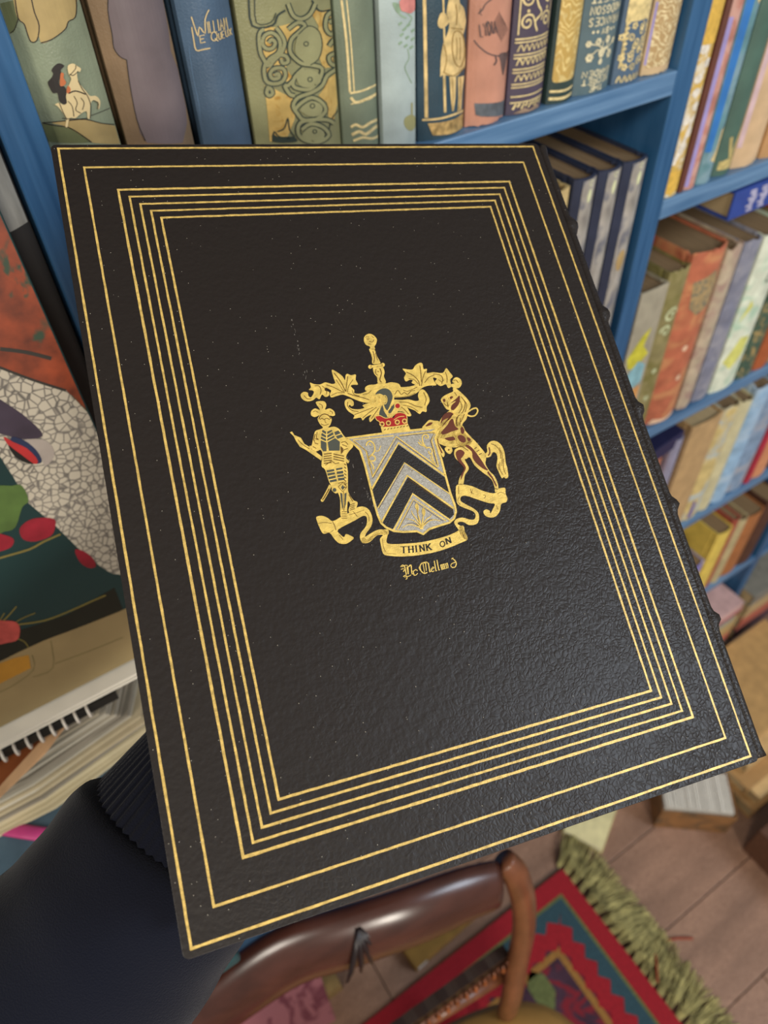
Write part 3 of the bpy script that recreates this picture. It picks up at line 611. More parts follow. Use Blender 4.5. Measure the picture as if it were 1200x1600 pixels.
s = book('slate blue book with a rubbed pale head and foot on the second shelf', .7460, .7770, Z2, .226, mottled('slate blue cloth', '#76798a', '#8f8f99', 40), y0=.003, bulge=.004, group=G4, worn=.003)
s = book('white and pale green glossy book with yellow patches on the second shelf', .7800, .8300, Z2, .224, mottled('white and mint glaze', '#d3d9c4', '#a9c6ad', 35, .58, ), y0=.001, bulge=.005, group=G4)
s.art('yellow_patches', mat('lemon ink', '#cfcf72', rough=.45, var=.25, vscale=90), [('wf', [(.784, z+.05), (.800, z+.085), (.820, z+.08), (.818, z+.055), (.800, z+.035)]), ('wf', [(.786, z+.11), (.794, z+.14), (.800, z+.13)])], None, 1)
s.art('dark_squiggles', mat('grey squiggle', '#6b7466', rough=.5), [('ws', scroll(.812, z+.165, .009, 1, 1.5), .0022), ('ws', scroll(.808, z+.19, .006, -1, 1.2), .0022)], None, 1)
s = book('dark green book with gold leaves and foot band on the second shelf', .8330, .8660, Z2, .21, mottled('dark green and gold cloth', '#3d5547', '#a98f5a', 90, .60), y0=.002, bulge=.004, group=G4)
book('rust red book beside the dark green and gold one', .8690, .8990, Z2, .20, cloth('#a1552f'), y0=.002, bulge=.004, group=G4)
book('tan book at the frame edge on the second shelf', .9020, .9320, Z2, .21, cloth('#a58a66'), y0=.002, bulge=.004, group=G4)
book('brown book, last seen on the second shelf', .9350, .9600, Z2, .20, cloth('#5f4030'), y0=.002, bulge=.004, group=G4)

# ------------------------------------------------------------------ right bay, third shelf
G5 = 'books on the right bay third shelf'
Z3 = .7653; z = Z3
book('brown book partly hidden by the black leather book on the third shelf', .60, .635, Z3, .21, cloth('#6e5342'), y0=.003, group=G5)
book('salmon brown book low on the third shelf', .640, .690, Z3, .19, mottled('salmon brown cloth', '#a5725a', '#8a5d4a', 30), y0=.003, bulge=.006, group=G5)
book('short coral book on the third shelf, left of the lavender one', .694, .745, Z3, .20, mottled('coral cloth', '#b9704f', '#c98a66', 30), y0=.012, bulge=.008, group=G5)
book('lavender grey book on the third shelf', .7480, .7700, Z3, .225, cloth('#8d8ba0'), y0=.008, group=G5)
book('wide plain tan paper covered book on the third shelf', .7730, .8380, Z3, .242, cloth('#b49468'), y0=.003, bulge=.003, group=G5, pages=PAGES)
s = book('butter yellow book with pale blue and violet patches on the third shelf', .8400, .8780, Z3, .242, mottled('butter yellow cloth', '#c9b478', '#a9bcc4', 25, .54), y0=.002, bulge=.005, group=G5, worn=.004)
s.art('violet_patches', mat('violet ink', '#5d5a9c', rough=.5), [('wf', [(.848, z+.006), (.856, z+.006), (.856, z+.04), (.850, z+.05)])], None, 1)
book('cream book with thick turned foot on the third shelf', .8800, .9090, Z3, .236, cloth('#c4bd97'), y0=.002, bulge=.006, group=G5, worn=.004)
book('light sky blue book with a frayed head on the third shelf', .9120, .9500, Z3, .246, mottled('sky blue cloth', '#8fb0cd', '#a9bed0', 25), y0=.001, bulge=.007, group=G5, worn=.006)
book('blue grey mottled book beside the sky blue one', .9530, .9950, Z3, .215, mottled('blue grey cloth', '#7c93ad', '#9fa0a8', 25), y0=.003, bulge=.005, group=G5, worn=.004)
book('crimson book on the third shelf', .9980, 1.0140, Z3, .20, cloth('#a32a3c'), y0=.003, bulge=.003, group=G5)
book('peach orange book right of the crimson one', 1.0170, 1.055, Z3, .19, cloth('#c98a62'), y0=.003, bulge=.005, group=G5)
book('dark navy book standing at the right of the third shelf', 1.058, 1.090, Z3, .235, cloth('#1f2840'), y0=.006, group=G5)
# navy book lying over the shorter ones
r = thing('book', 'dark navy book lying across the short coral books on the third shelf', 'book', (.69, .075, .9755), (0, 0, .1))
obj('cover', BM((-.07, .07, -.07, .06, 0, .0025), (-.07, .07, -.07, .06, .0235, .026), (-.07, .07, -.07, -.0675, .0025, .0235)), mat('dark navy cloth', '#232448', rough=.5), r, bevel=.0006)
obj('page_block', BM((-.067, .067, -.067, .057, .0026, .0234)), PAGES, r)

# ------------------------------------------------------------------ right bay, fourth shelf
G6 = 'books on the right bay fourth shelf'
Z4 = .4303
book('pale violet and white book on the fourth shelf', .930, .985, Z4, .13, mottled('violet and white paper', '#7f78c0', '#d0cbe0', 20), y0=.002, group=G6)
book('brown book behind the violet one on the fourth shelf', .865, .925, Z4, .20, cloth('#9a7a56'), y0=.01, group=G6)
book('bright yellow book on the fourth shelf', .9880, 1.030, Z4, .205, cloth('#d8bd58'), y0=.0, bulge=.004, group=G6)
book('brick red book between the yellow and the cream ones on the fourth shelf', 1.032, 1.052, Z4, .215, cloth('#9c4c3c'), y0=.004, group=G6)
book('slim cream book with rounded head on the fourth shelf', 1.055, 1.082, Z4, .20, cloth('#b5a77e'), y0=.002, bulge=.007, group=G6)
book('orange brown book on the fourth shelf', 1.086, 1.135, Z4, .19, cloth('#a3683c'), y0=.003, group=G6)
book('chocolate brown book nearest the right upright on the fourth shelf', 1.139, 1.185, Z4, .20, cloth('#4f3226'), y0=.003, group=G6)
# ------------------------------------------------------------------ piles in front of the bookcase, right
def flat_book(label, x0, x1, y0, y1, z0, z1, hexc, pages=PAGES, group=None, rz=0, spine='front'):
    cx, cy = (x0+x1)/2, (y0+y1)/2; a, b = (x1-x0)/2, (y1-y0)/2; h = z1-z0; t = .0028
    r = thing('book', label, 'book', (cx, cy, z0), (0, 0, rz), group)
    bx = [(-a, a, -b, b, 0, t), (-a, a, -b, b, h-t, h)]
    if spine == 'front': bx.append((-a, a, -b, -b+t, t, h-t))
    obj('cover', BM(*bx), cloth(hexc), r, bevel=.0007)
    obj('page_block', BM((-a+.003, a-.003, -b+t if spine == 'front' else -b+.004, b-.003, t+.0001, h-t-.0001)), pages, r)
    return r
G8 = 'books lying flat on the bottom shelf'
zz = .1003
for i, (h, c_, n_, sp, pg, dx) in enumerate([(.030, '#3c2a3c', 'dark plum book lying flat at the bottom of the bottom shelf pile', 'front', PAGES, .0), (.024, '#8a7460', 'dull brown book lying flat just above the dark plum one', 'front', PAGES, .0), (.036, '#c06a58', 'coral red book lying flat in the bottom shelf pile', 'front', PAGES, .0), (.030, '#b3935f', 'straw brown book lying flat above the coral one', 'front', PAGES, .0),
        (.028, '#b39c6c', 'sandy book lying flat in the middle of the bottom shelf pile', 'front', PAGES, .0), (.024, '#8d9088', 'grey book lying flat near the top of the bottom shelf pile', 'front', PAGES, .02), (.014, '#a04c50', 'thin crimson book lying flat near the top of the bottom shelf pile', 'side', PAGES_W, .0), (.028, '#c9a4a0', 'pale pink book lying flat, topmost of the bottom shelf pile', 'front', PAGES_W, -.01)]):
    flat_book(n_, .84+dx, 1.185-abs(dx), -.032, .16, zz, zz+h, c_, pg, G8, 0, sp); zz += h + .0002
zz = .1003
for (h, c_, n_) in ((.05, '#4a3440', 'plum'), (.05, '#b0604e', 'terracotta'), (.05, '#b39a70', 'tan'), (.04, '#7d7a70', 'grey')):
    flat_book(n_ + ' book lying flat in the bay right of the last blue upright', 1.225, 1.50, -.03, .15, zz, zz+h, c_, PAGES, 'books lying flat in the far right bay'); zz += h + .0002
G9 = 'large flat albums on the floor before the bookcase'
for (x0_, x1_, ya, yb_, za, zb2, c_, n_) in ((0.965, 1.30, -.335, -.05, .0003, .038, '#b48c58', 'large tan album at the bottom of the floor pile by the dark crate'), (0.980, 1.32, -.325, -.05, .0383, .072, '#cfae78', 'large straw coloured album second from the bottom of the floor pile'),
        (0.955, 1.29, -.300, -.05, .0723, .104, '#a98250', 'large ochre brown album third from the bottom of the floor pile'), (0.975, 1.31, -.272, -.05, .1043, .140, '#c8a671', 'large sandy album fourth from the bottom of the floor pile'), (0.985, 1.30, -.240, -.05, .1403, .165, '#b8925c', 'large honey coloured album topmost of the floor pile')):
    flat_book(n_, x0_, x1_, ya, yb_, za, zb2, c_, PAGES, G9)

# low open-fronted dark crate
cr = thing('crate', 'dark brown wooden crate with open dark inside, at the right edge on the floor', 'crate', (1.06, -.445, 0))
DW = mat('dark stained wood', '#5a3a28', rough=.5, var=.3, vscale=6, stretch=(2, 20, 20))
obj('frame', BM((-.16, .20, -.10, .075, 0, .014), (-.16, .20, -.10, .075, .10, .114), (-.16, -.146, -.10, .075, .014, .10), (.186, .20, -.10, .075, .014, .10), (-.146, .186, .061, .075, .014, .10)), DW, cr, bevel=.0015)
obj('interior', BM((-.1459, .1859, -.08, .0608, .0142, .018), (-.1459, .1859, .055, .0609, .018, .0998)), mat('black interior', '#0e0b09', rough=.9), cr)  # inner floor and back of the crate coloured near black

# cardboard box with white papers
bx = thing('box', 'small open brown box filled with white papers standing on the floorboards', 'box', (.868, -.240, 0), (0, 0, R(-39)))
KR = mat('brown kraft board', '#8a6138', rough=.7, var=.2, vscale=30, col2='#5f4a33', kind='noise', bscale=22, thr=.6, sharp=.1)
a, b, h = .078, .050, .088
obj('box_walls', BM((-a, a, -b, -b+.003, 0, h), (-a, a, b-.003, b, 0, h), (-a, -a+.003, -b+.003, b-.003, 0, h), (a-.003, a, -b+.003, b-.003, 0, h), (-a+.003, a-.003, -b+.003, b-.003, 0, .003)), KR, bx)
G10 = 'sheets filed in the brown box'
for k in range(32):
    x = -.073 + k*.0045
    o = obj('sheet', BM((x, x+.0022, -b+.006, b-.006, .0035, .095 + .005*random.random())), mat('white paper', '#e8e4da', rough=.8, var=.06), bx)
    if k == 0: pass
# small yellow-white booklet on the floor
bl = thing('booklet', 'cream booklet lying open on the floor by the rug fringe', 'booklet', (.668, -.140, 0), (0, 0, R(28)))
obj('pages', BM((-.055, .055, -.045, .04, .001, .012)), PAGES_W, bl); obj('cover', BM((-.058, .058, -.048, .043, 0, .001)), cloth('#cfc07c'), bl)
bm = bmesh.new(); vs = [bm.verts.new((-.056+.112*i/8, -.046+.088*j, .0125+.010*sin(i/8*pi))) for i in range(9) for j in (0, 1)]
for i in range(8): bm.faces.new((vs[2*i], vs[2*i+1], vs[2*i+3], vs[2*i+2]))
obj('page', bm, mat('cream leaf', '#e3d9a4', rough=.7), bl, smooth=True)

# ------------------------------------------------------------------ rug
rug = thing('rug', 'red bordered oriental rug with teal and purple pattern and olive fringe', 'rug', (0, -.6, 0))
X1, Y1 = .544, -.187; LX, LY = -.0, -.6
FIELD = mat('rug field', '#4a3040', rough=.95, var=.3, vscale=40, col2='#8a2430', kind='noise', bscale=26, thr=.52, sharp=.05, bump=.8)
RR = mat('rug red wool', '#a81e2a', rough=.95, var=.2, vscale=200, bump=.8); RT = mat('rug teal wool', '#35525c', rough=.95, var=.2, vscale=200, bump=.8)
RO = mat('rug ochre wool', '#a5763a', rough=.95, var=.2, vscale=200, bump=.8); RG = mat('rug olive wool', '#6c7444', rough=.95, var=.25, vscale=150, bump=.8)
obj('field', BM((-1.1, X1, -1.3-LY, Y1-LY, .001, .0075)), FIELD, rug)
def band(name, m, d0, d1, z1, tooth=0.0, n=.036):
    """L-shaped band following the right and the far edge of the rug, d0..d1 inside the edge"""
    bm = bmesh.new(); pr = []
    k = 0; x = -1.1
    while x < X1-d1:
        pr.append(((x, Y1-d0), (x, Y1-d1-(tooth if k % 2 else 0)))); x += n/2; k += 1
    pr.append(((X1-d0, Y1-d0), (X1-d1, Y1-d1))); y = Y1-d1-n/2; k = 1
    while y > -1.3:
        pr.append(((X1-d0, y), (X1-d1-(tooth if k % 2 else 0), y))); y -= n/2; k += 1
    vs = [[bm.verts.new((a, b-LY, z1)) for a, b in p] for p in pr]
    for p, q in zip(vs, vs[1:]): bm.faces.new((p[0], q[0], q[1], p[1]))
    o = obj(name, bm, m, rug); thicken(o, .0012); return o
band('ochre_stripe', RO, .106, .119, .0084)
band('red_inner_border', RR, .055, .098, .0087, .012)
band('teal_border', RT, .040, .060, .0093, .016)
band('olive_line', RG, .034, .041, .0097)
band('red_border', RR, .0, .035, .0100)
for (cx, cy, r_) in ((.36, -.33, .03), (.30, -.42, .022), (.22, -.36, .03), (.38, -.5, .028), (.10, -.34, .03), (-.05, -.36, .03)):
    bm = bmesh.new()
    f = bm.faces.new([bm.verts.new((cx + r_*(1 if k % 2 else .72)*cos(k*pi/4), cy-LY + r_*(1.3 if k % 4 == 2 else .8)*sin(k*pi/4), .0084)) for k in range(8)])
    obj('olive_medallion', bm, RG, rug)
# fringe: countless wool strands
bm = bmesh.new(); rnd = random.Random(11)
for k in range(3200):
    y = -1.3 + 1.125*rnd.random(); x = X1 - .004
    cl = round(y/.022)*.022; y = y*.45 + cl*.55; L_ = .050 + .050*rnd.random(); dy = rnd.gauss(.004, .010) + .022*sin(cl*310); zt = .006 + .014*rnd.random(); w_ = .0009
    pts = [(x, y, .006), (x+L_*.35, y+dy*.3, .010+zt*.6), (x+L_*.7, y+dy*.8, .006+zt*.5), (x+L_, y+dy*1.4, .002)]
    row = [(bm.verts.new((a, b-LY-w_, c)), bm.verts.new((a, b-LY+w_, c+.0008))) for a, b, c in pts]
    for p, q in zip(row, row[1:]): bm.faces.new((p[0], q[0], q[1], p[1]))
fr = obj('fringe', bm, mat('olive wool fringe', '#aaa067', rough=.9, var=.5, vscale=45), rug); fr['kind'] = 'stuff'
# thin red cord on the boards
bm = bmesh.new(); tube(bm, smooth_line([(.552, -.445, .022), (.580, -.415, .022), (.60, -.40, .003), (.64, -.408, .003), (.675, -.43, .003)], 4), .0022, 8)
tag(obj('cord', bm, mat('rust red cord', '#9c3f22', rough=.8), smooth=True), 'thin rust red cord trailing from the rug fringe onto the floorboards', 'cord')

# ------------------------------------------------------------------ chair
MAHO = mat('polished mahogany', '#43251d', rough=.26, var=.35, vscale=8, stretch=(2, 6, 6), spec=.6)
MAHO_L = mat('warm mahogany', '#6b4029', rough=.33, var=.3, vscale=9, stretch=(6, 6, 2), spec=.5)
ch = thing('chair', 'polished mahogany open-back chair with carved rail and tan leather seat', 'chair', (.04, -.46, 0), (0, 0, 0))
CO = Vector((.04, -.46, 0))
def C_(pts): return [Vector(p) - CO for p in pts]
bm = bmesh.new()
cp = [at_z(255, 1680, .76), at_z(300, 1610, .80), at_z(375, 1545, .83), at_z(455, 1492, .85), at_z(550, 1462, .855), at_z(640, 1432, .855), at_z(720, 1400, .845), at_z(775, 1382, .83)]
cp = smooth_line([tuple(p) for p in cp], 4)
n_ = len(cp)
tube(bm, C_(cp), [(.014 + .004*sin(pi*i/n_), .026 + .011*sin(pi*i/n_)) for i in range(n_)], 18, up=Vector((-.15, .55, .8)))
obj('crest_rail', bm, MAHO, ch, smooth=True)
bm = bmesh.new()
sp_ = [at_z(785, 1345, .845), at_z(805, 1365, .825), at_z(818, 1410, .76), at_z(818, 1455, .69), at_z(808, 1505, .62), at_z(800, 1555, .55), (.205, -.350, .47)]
sp_ = smooth_line([tuple(p) for p in sp_], 4)
tube(bm, C_(sp_), [(.0155, .013)]*len(sp_), 14, up=Vector((0, 1, .2)))
obj('back_post', bm, MAHO_L, ch, smooth=True)
bm = bmesh.new()
sl = smooth_line([(-.115, -.215, .79), (-.15, -.235, .72), (-.155, -.27, .64), (-.145, -.31, .56), (-.135, -.345, .47)], 4)
tube(bm, C_(sl), [(.0155, .013)]*len(sl), 14, up=Vector((0, 1, .2)))
obj('back_post', bm, MAHO_L, ch, smooth=True)
# carved leaf on the crest
bm = bmesh.new()
cc = at_z(556, 1452, .87) - CO
for q in (-.55, -.25, .0, .3, .6):
    pts = [cc + Vector((.001, -.004, .012)), cc + Vector((q*.020, -.016, -.006)), cc + Vector((q*.040, -.024, -.026)), cc + Vector((q*.055, -.028, -.036))]
    tube(bm, pts, [.0028, .0035, .003, .0012], 8)
obj('carved_leaf', bm, mat('dark carved wood', '#1c1214', rough=.4), ch, smooth=True)
# carved mid rail
bm = bmesh.new()
m0 = at_z(600, 1622, .60); m1 = at_z(788, 1488, .62)
dv = (m1 - m0)
rows = []
for i in range(25):
    p = m0 + dv * (i/24) - CO; hh_ = .020 + .004*abs(sin(i*pi/4))
    rows.append([bm.verts.new(p + Vector((0, a, b))) for a, b in ((-.008, -hh_), (-.010, 0), (-.008, hh_), (.006, hh_), (.006, -hh_))])
for a, b in zip(rows, rows[1:]):
    for k in range(5): bm.faces.new((a[k], a[(k+1) % 5], b[(k+1) % 5], b[k]))
mr_ = obj('carved_rail', bm, mat('carved mahogany', '#24150f', rough=.4, var=.3, vscale=40), ch)
bm = bmesh.new()
for i in range(13):
    p = m0 + dv*((i+.5)/13) - CO
    for q in (-1, 0, 1):
        pts = [p + Vector((q*.004, -.012, .014-.004*abs(q))), p + Vector((q*.008, -.016, .001)), p + Vector((q*.003, -.012, -.014))]
        tube(bm, pts, [.0010, .0028, .0010], 6)
obj('carved_relief', bm, mat('polished orange brown carving', '#8a4c28', rough=.3, var=.4, vscale=120), mr_, smooth=True)  # raised carving in orange brown over the dark rail
bm = bmesh.new()
l0 = at_z(590, 1640, .575); l1 = at_z(800, 1512, .58)
tube(bm, [l0 - CO, l1 - CO], [(.010, .008)]*2, 10); obj('lower_rail', bm, MAHO_L, ch, smooth=True)
# seat
bm = bmesh.new()
SX, SY = .052, -.503
nseg = 40
def sup(a, rx, ry, e=3.4):
    c_, s_ = cos(a), sin(a); u_, v_ = abs(c_)**(2/e)*rx*(1 if c_ > 0 else -1), abs(s_)**(2/e)*ry*(1 if s_ > 0 else -1)
    return (u_*cos(.16) + v_*sin(.16), -u_*sin(.16) + v_*cos(.16))
rows = []
for (k, zz) in ((.97, .415), (1.0, .43), (1.0, .452), (.95, .468), (.8, .480), (.5, .487)):
    rows.append([bm.verts.new((SX-CO.x + sup(2*pi*i/nseg, .222*k, .198*k)[0], SY-CO.y + sup(2*pi*i/nseg, .222*k, .198*k)[1], zz)) for i in range(nseg)])
for a, b in zip(rows, rows[1:]):
    for i in range(nseg): bm.faces.new((a[i], a[(i+1) % nseg], b[(i+1) % nseg], b[i]))
bm.faces.new(rows[0]); bm.faces.new(rows[-1])
obj('seat', bm, mat('tan seat leather', '#a47c40', rough=.5, var=.15, vscale=14, bump=.3), ch, smooth=True)
bm = bmesh.new(); rows = []
for zz in (.355, .414):
    rows.append([bm.verts.new((SX-CO.x + sup(2*pi*i/nseg, .212, .182)[0], SY-CO.y + sup(2*pi*i/nseg, .212, .182)[1], zz)) for i in range(nseg)])
for i in range(nseg): bm.faces.new((rows[0][i], rows[0][(i+1) % nseg], rows[1][(i+1) % nseg], rows[1][i]))
bm.faces.new(rows[0]); bm.faces.new(rows[1])
obj('seat_frame', bm, MAHO_L, ch, smooth=False)
for sx, sy, k in ((-1, 1, .05), (1, 1, .05), (-1, -1, -.02), (1, -1, -.02)):
    bm = bmesh.new(); x, y = SX-CO.x + sx*.17, SY-CO.y + sy*.14
    tube(bm, smooth_line([(x, y, .36), (x, y+k*.2, .22), (x, y+k*.6, .1), (x, y+k, .0115)], 4), [.018]*3 + [.016]*3 + [.014]*3 + [.012]*4, 12, up=Vector((0, 1, 0)))
    obj('leg', bm, MAHO_L, ch, smooth=True)

# things on the floor behind the chair
r = flat_book('golden brown book lying on the floor behind the chair back', .17, .335, -.165, -.085, .0003, .035, '#a07834', rz=R(4))
obj('white_label', BM((-.078, -.055, -.0412, -.0405, .008, .026)), mat('white label', '#d5d2c8', rough=.6), r)
flat_book('narrow straw coloured book leaning its length along the floor behind the chair', -.08, .035, -.115, .0-.012, .0003, .045, '#a98c58', rz=R(0))
pf = thing('folder', 'pink folder with darker spots lying on a floor pile behind the chair', 'folder', (-.12, -.03-.06, .19), (0, 0, R(-8)))
PKM = mat('dusty pink card with spots', '#b9737a', rough=.6, var=.06, vscale=12, col2='#8a4652', kind='noise', bscale=26, thr=.60, sharp=.03)
obj('card', BM((-.10, .13, -.075, .07, .0, .006)), PKM, pf, bevel=.001)
G11 = 'flat books under the pink folder'
flat_book('green book at the bottom of the pile under the pink folder', -.26, -.085, -.165, -.012, .0003, .065, '#5a6048', group=G11)
flat_book('brown book in the middle of the pile under the pink folder', -.255, -.083, -.160, -.012, .0653, .13, '#7a5a3a', group=G11)
flat_book('tan book topmost of the pile under the pink folder', -.26, -.086, -.163, -.012, .1303, .1895, '#a1815a', group=G11)

# ------------------------------------------------------------------ pedestal table and the pile on it, left
TCL = mat('dark teal cloth', '#1c3a3c', rough=.85, var=.15, vscale=20, bump=.4)
tb = thing('table', 'tall pedestal table covered with a dark teal cloth at the left of the bookcase', 'table', (-.42, -.13, 0))
bm = BM((-.26, .38, -.13, .112, 1.085, 1.10)); obj('table_top', bm, TCL, tb, bevel=.003)
bm = bmesh.new(); tube(bm, [(0, 0, .03), (0, 0, .12), (0, 0, .5), (0, 0, 1.0), (0, 0, 1.084)], [.05, .03, .022, .03, .06], 16, up=Vector((0, 1, 0))); obj('column', bm, MAHO_L, tb, smooth=True)
bm = bmesh.new()
for q in range(3):
    a = q*2*pi/3 + .4; tube(bm, [(0, 0, .09), (.08*cos(a), .03*sin(a), .06), (.14*cos(a), .042*sin(a), .012)], [.018, .015, .012], 8)
obj('feet', bm, MAHO_L, tb, smooth=True)

TH = R(9)
AN = Vector((0, -cos(TH), sin(TH))); AX = Vector((1, 0, 0)); AY = Vector((0, sin(TH), cos(TH)))
A0 = at_y(100, 1086, -.085); A0.x = -.13
art = thing('book', 'large picture book with orange, crackled white and dark teal cover leaning at the left', 'book', A0)
art.matrix_world = Matrix.Translation(A0) @ Matrix((AX, AY, -AN)).transposed().to_4x4() @ Matrix.Diagonal((1, 1, -1, 1)) if False else Matrix.Translation(A0) @ Matrix(((AX.x, AY.x, AN.x), (AX.y, AY.y, AN.y), (AX.z, AY.z, AN.z))).to_4x4()
def apx(x, y, h=1.0):
    p = on_plane(x, y, AN, A0) - A0
    return Vector((max(-.155, min(.1565, p.dot(AX))), max(.0005, min(.374, p.dot(AY))), .00012*h))
# local z = towards the viewer
obj('cover', BM((-.157, .1575, 0, .375, -.0028, 0), (-.157, .1575, 0, .375, -.0145, -.0120), (-.157, -.154, 0, .375, -.0120, -.0028)), mat('deep teal cover', '#143536', rough=.38, var=.12, vscale=9), art, bevel=.0006)
obj('page_block', BM((-.153, .155, .003, .372, -.0119, -.0029)), PAGES_W, art)
def apatch(name, m, polys, h=1, sm=True, strokes=()):
    bm = bmesh.new()
    for p in polys: fill(bm, smooth_line(p, 3, True) if sm else p, apx, h)
    for p, w in strokes: stroke(bm, p, w, apx, h)
    return obj(name, bm, m, art)
c5 = crop(0, 600, 2.909)
def T5(s_): return [c5(p) for p in P(s_)]
CRK = mat('crackled white glaze', '#67635e', rough=.5, var=.3, vscale=30, col2='#bdb6a6', kind='voronoi', bscale=230, thr=.07, sharp=.05)
RST = mat('rust orange and moss print', '#82371a', rough=.45, var=.6, vscale=60, col2='#2c4230', kind='noise', bscale=36, thr=.57, sharp=.04)
apatch('cover_picture_white', CRK, [[(-60, 540)] + [(0, 573), (50, 592), (103, 607), (150, 625), (230, 640), (260, 900)] + T5('510,862 460,832 350,742 250,642 130,542 60,422 0,330') + [(-60, 640)]], 1, False)
apatch('cover_picture_rust', RST, [[(-80, 530), (0, 573), (50, 592), (103, 609), (150, 640), (240, 660), (200, 200), (-80, 150)]], 2, False)
apatch('cover_picture_dark_edge', mat('dark print outline', '#2a2620', rough=.5), [], 3, True, [([(-20, 566), (0, 574), (50, 593), (103, 610)], 4), ([(0, 545), (40, 550), (80, 560)], 6)])
apatch('cover_picture_eye', mat('plum print', '#3a3040', rough=.4, var=.2), [T5('-40,60 40,95 130,160 195,235 100,250 40,235 -40,200')], 2)
apatch('cover_picture_eye_white', mat('pinkish white print', '#a39a93', rough=.4), [T5('100,255 190,250 235,280 245,330 205,372 185,330 150,290')], 3)
apatch('cover_picture_blue_ring', mat('deep blue print', '#202c4e', rough=.4), [T5('50,240 110,255 165,300 190,350 160,362 120,350 60,300')], 4)
apatch('cover_picture_red_crescent', mat('scarlet print', '#b02a2c', rough=.4), [T5('15,238 60,262 120,290 165,335 168,360 140,355 80,310 40,280')], 5)
apatch('cover_picture_pupil', mat('black print', '#14120f', rough=.4), [T5('35,275 70,300 130,345 150,362 100,350 60,320')], 6)
apatch('cover_picture_leaf', mat('leaf green print', '#4f6b32', rough=.45, var=.3, vscale=50), [T5('-40,480 50,462 100,462 130,530 100,560 70,650 20,670 -40,675')], 2)
apatch('cover_picture_petals', mat('crimson petal print', '#8d1b2c', rough=.4, var=.3, vscale=60), [T5('88,660 120,625 170,608 245,612 250,650 230,690 160,715 105,705'), T5('-40,680 20,685 62,705 50,740 0,760 -40,765'), T5('340,752 380,760 420,790 435,828 400,835 360,805')], 2)
apatch('cover_picture_stems', mat('ochre stem print', '#7c7036', rough=.5), [], 2, True, [(T5('-40,810 0,790 130,752 200,715 275,682'), 3), (T5('60,1095 200,1075 320,1030 420,985 480,960'), 2.4), (T5('0,1090 40,1050 75,1010'), 2), (T5('40,1110 90,1070 160,1040'), 1.6), (T5('0,1180 -10,1100 20,1040'), 1.6), (T5('60,1150 110,1170 130,1200'), 1.4)])
apatch('cover_picture_flower', mat('coral flower print', '#b04a44', rough=.45, var=.3, vscale=90), [T5('-40,1080 20,1075 70,1080 90,1110 80,1160 30,1175 -40,1180')], 3)
apatch('cover_picture_dark_band', mat('green black print', '#141a10', rough=.45), [T5('-80,1160 0,1140 100,1115 300,1050 520,925 560,1030 400,1090 200,1165 80,1220 0,1260 -80,1300')], 1, False)  # printed green-black strip across the lower cover
apatch('cover_cream_strip', mat('cream cover strip', '#94815a', rough=.45, var=.08, vscale=30), [T5('-80,1300 0,1260 80,1220 200,1165 400,1090 540,1034 700,960 700,1350 -80,1700')], 2, False)
apatch('cover_ochre_block', mat('ochre block print', '#b3802a', rough=.45), [T5('-60,1300 0,1268 60,1245 130,1230 140,1290 60,1330 0,1360 -60,1390')], 3, False)
apatch('cover_strip_rules', mat('olive hairline', '#7d7048', rough=.5), [], 3, True, [(T5('145,1230 150,1300 40,1380 -60,1420'), 1.5), (T5('230,1165 240,1290 150,1330'), 1.5), (T5('250,1270 400,1215 560,1150'), 1.5)])

# magazine bundle under the picture book
mg = thing('magazine', 'thick white edged magazine lying flat under the leaning picture book', 'magazine', (-.13, -.06, A0.z - .0095))
bm = bmesh.new(); rnd = random.Random(4)
for k in range(5):
    z0 = .0005 + k*.0017; dy = rnd.uniform(-.002, .002) - .0002*k
    box(bm, -.165, .155, -.034 + dy, .045, z0, z0 + .0012)
obj('pages', bm, PAGES_W, mg); 
tag(mg, mg['label'], 'magazine')
# spiral notebook
nb = thing('notebook', 'black spiral notebook with white wire loops under the magazine', 'notebook', (-.055, -.077, A0.z - .018))
obj('cover', BM((-.10, .02, -.02, .06, 0, .008)), mat('black card', '#15130f', rough=.6), nb)
bm = bmesh.new()
for k in range(12):
    x = -.095 + k*.0085
    tube(bm, [(x, -.020 + .0042*cos(a), .004 + .0042*sin(a)) for a in [i*pi/5 for i in range(11)]], .0011, 6, up=Vector((1, 0, 0)), cap=False)
obj('wire_binding', bm, mat('white coated wire', '#cfc8bd', rough=.4), nb, smooth=True)
# folder with wooden-coloured edges
zf = A0.z - .0265
fd = thing('folder', 'rust brown folder with peach edges sticking out of the paper pile', 'folder', (-.12, -.1, zf))
def zpoly(name, pts, z, t, m, parent, sm=False):
    bm = bmesh.new(); q = smooth_line(pts, 3, True) if sm else pts
    ring = []
    for x, y in q:
        p = at_z(x, y, z); ring.append((p.x - parent.location.x, p.y - parent.location.y))
    prism(bm, ring, z - t - parent.location.z, z - parent.location.z)
    return obj(name, bm, m, parent)
zpoly('card', [(-90, 1225), (20, 1165), (60, 1140), (105, 1118), (70, 1165), (0, 1230), (-90, 1310)], zf, .002, mat('rust card', '#8a4a22', rough=.6), fd)
zpoly('edge_strip', [(-90, 1232), (0, 1180), (60, 1146), (112, 1113), (104, 1112), (50, 1138), (0, 1166), (-90, 1215)], zf+.0025, .0024, mat('peach strip', '#c29a72', rough=.6), fd)
zpoly('edge_strip', [(-90, 1322), (0, 1243), (70, 1175), (112, 1118), (104, 1118), (60, 1162), (0, 1228), (-90, 1300)], zf+.0024, .0023, mat('peach strip', '#c29a72', rough=.6), fd)
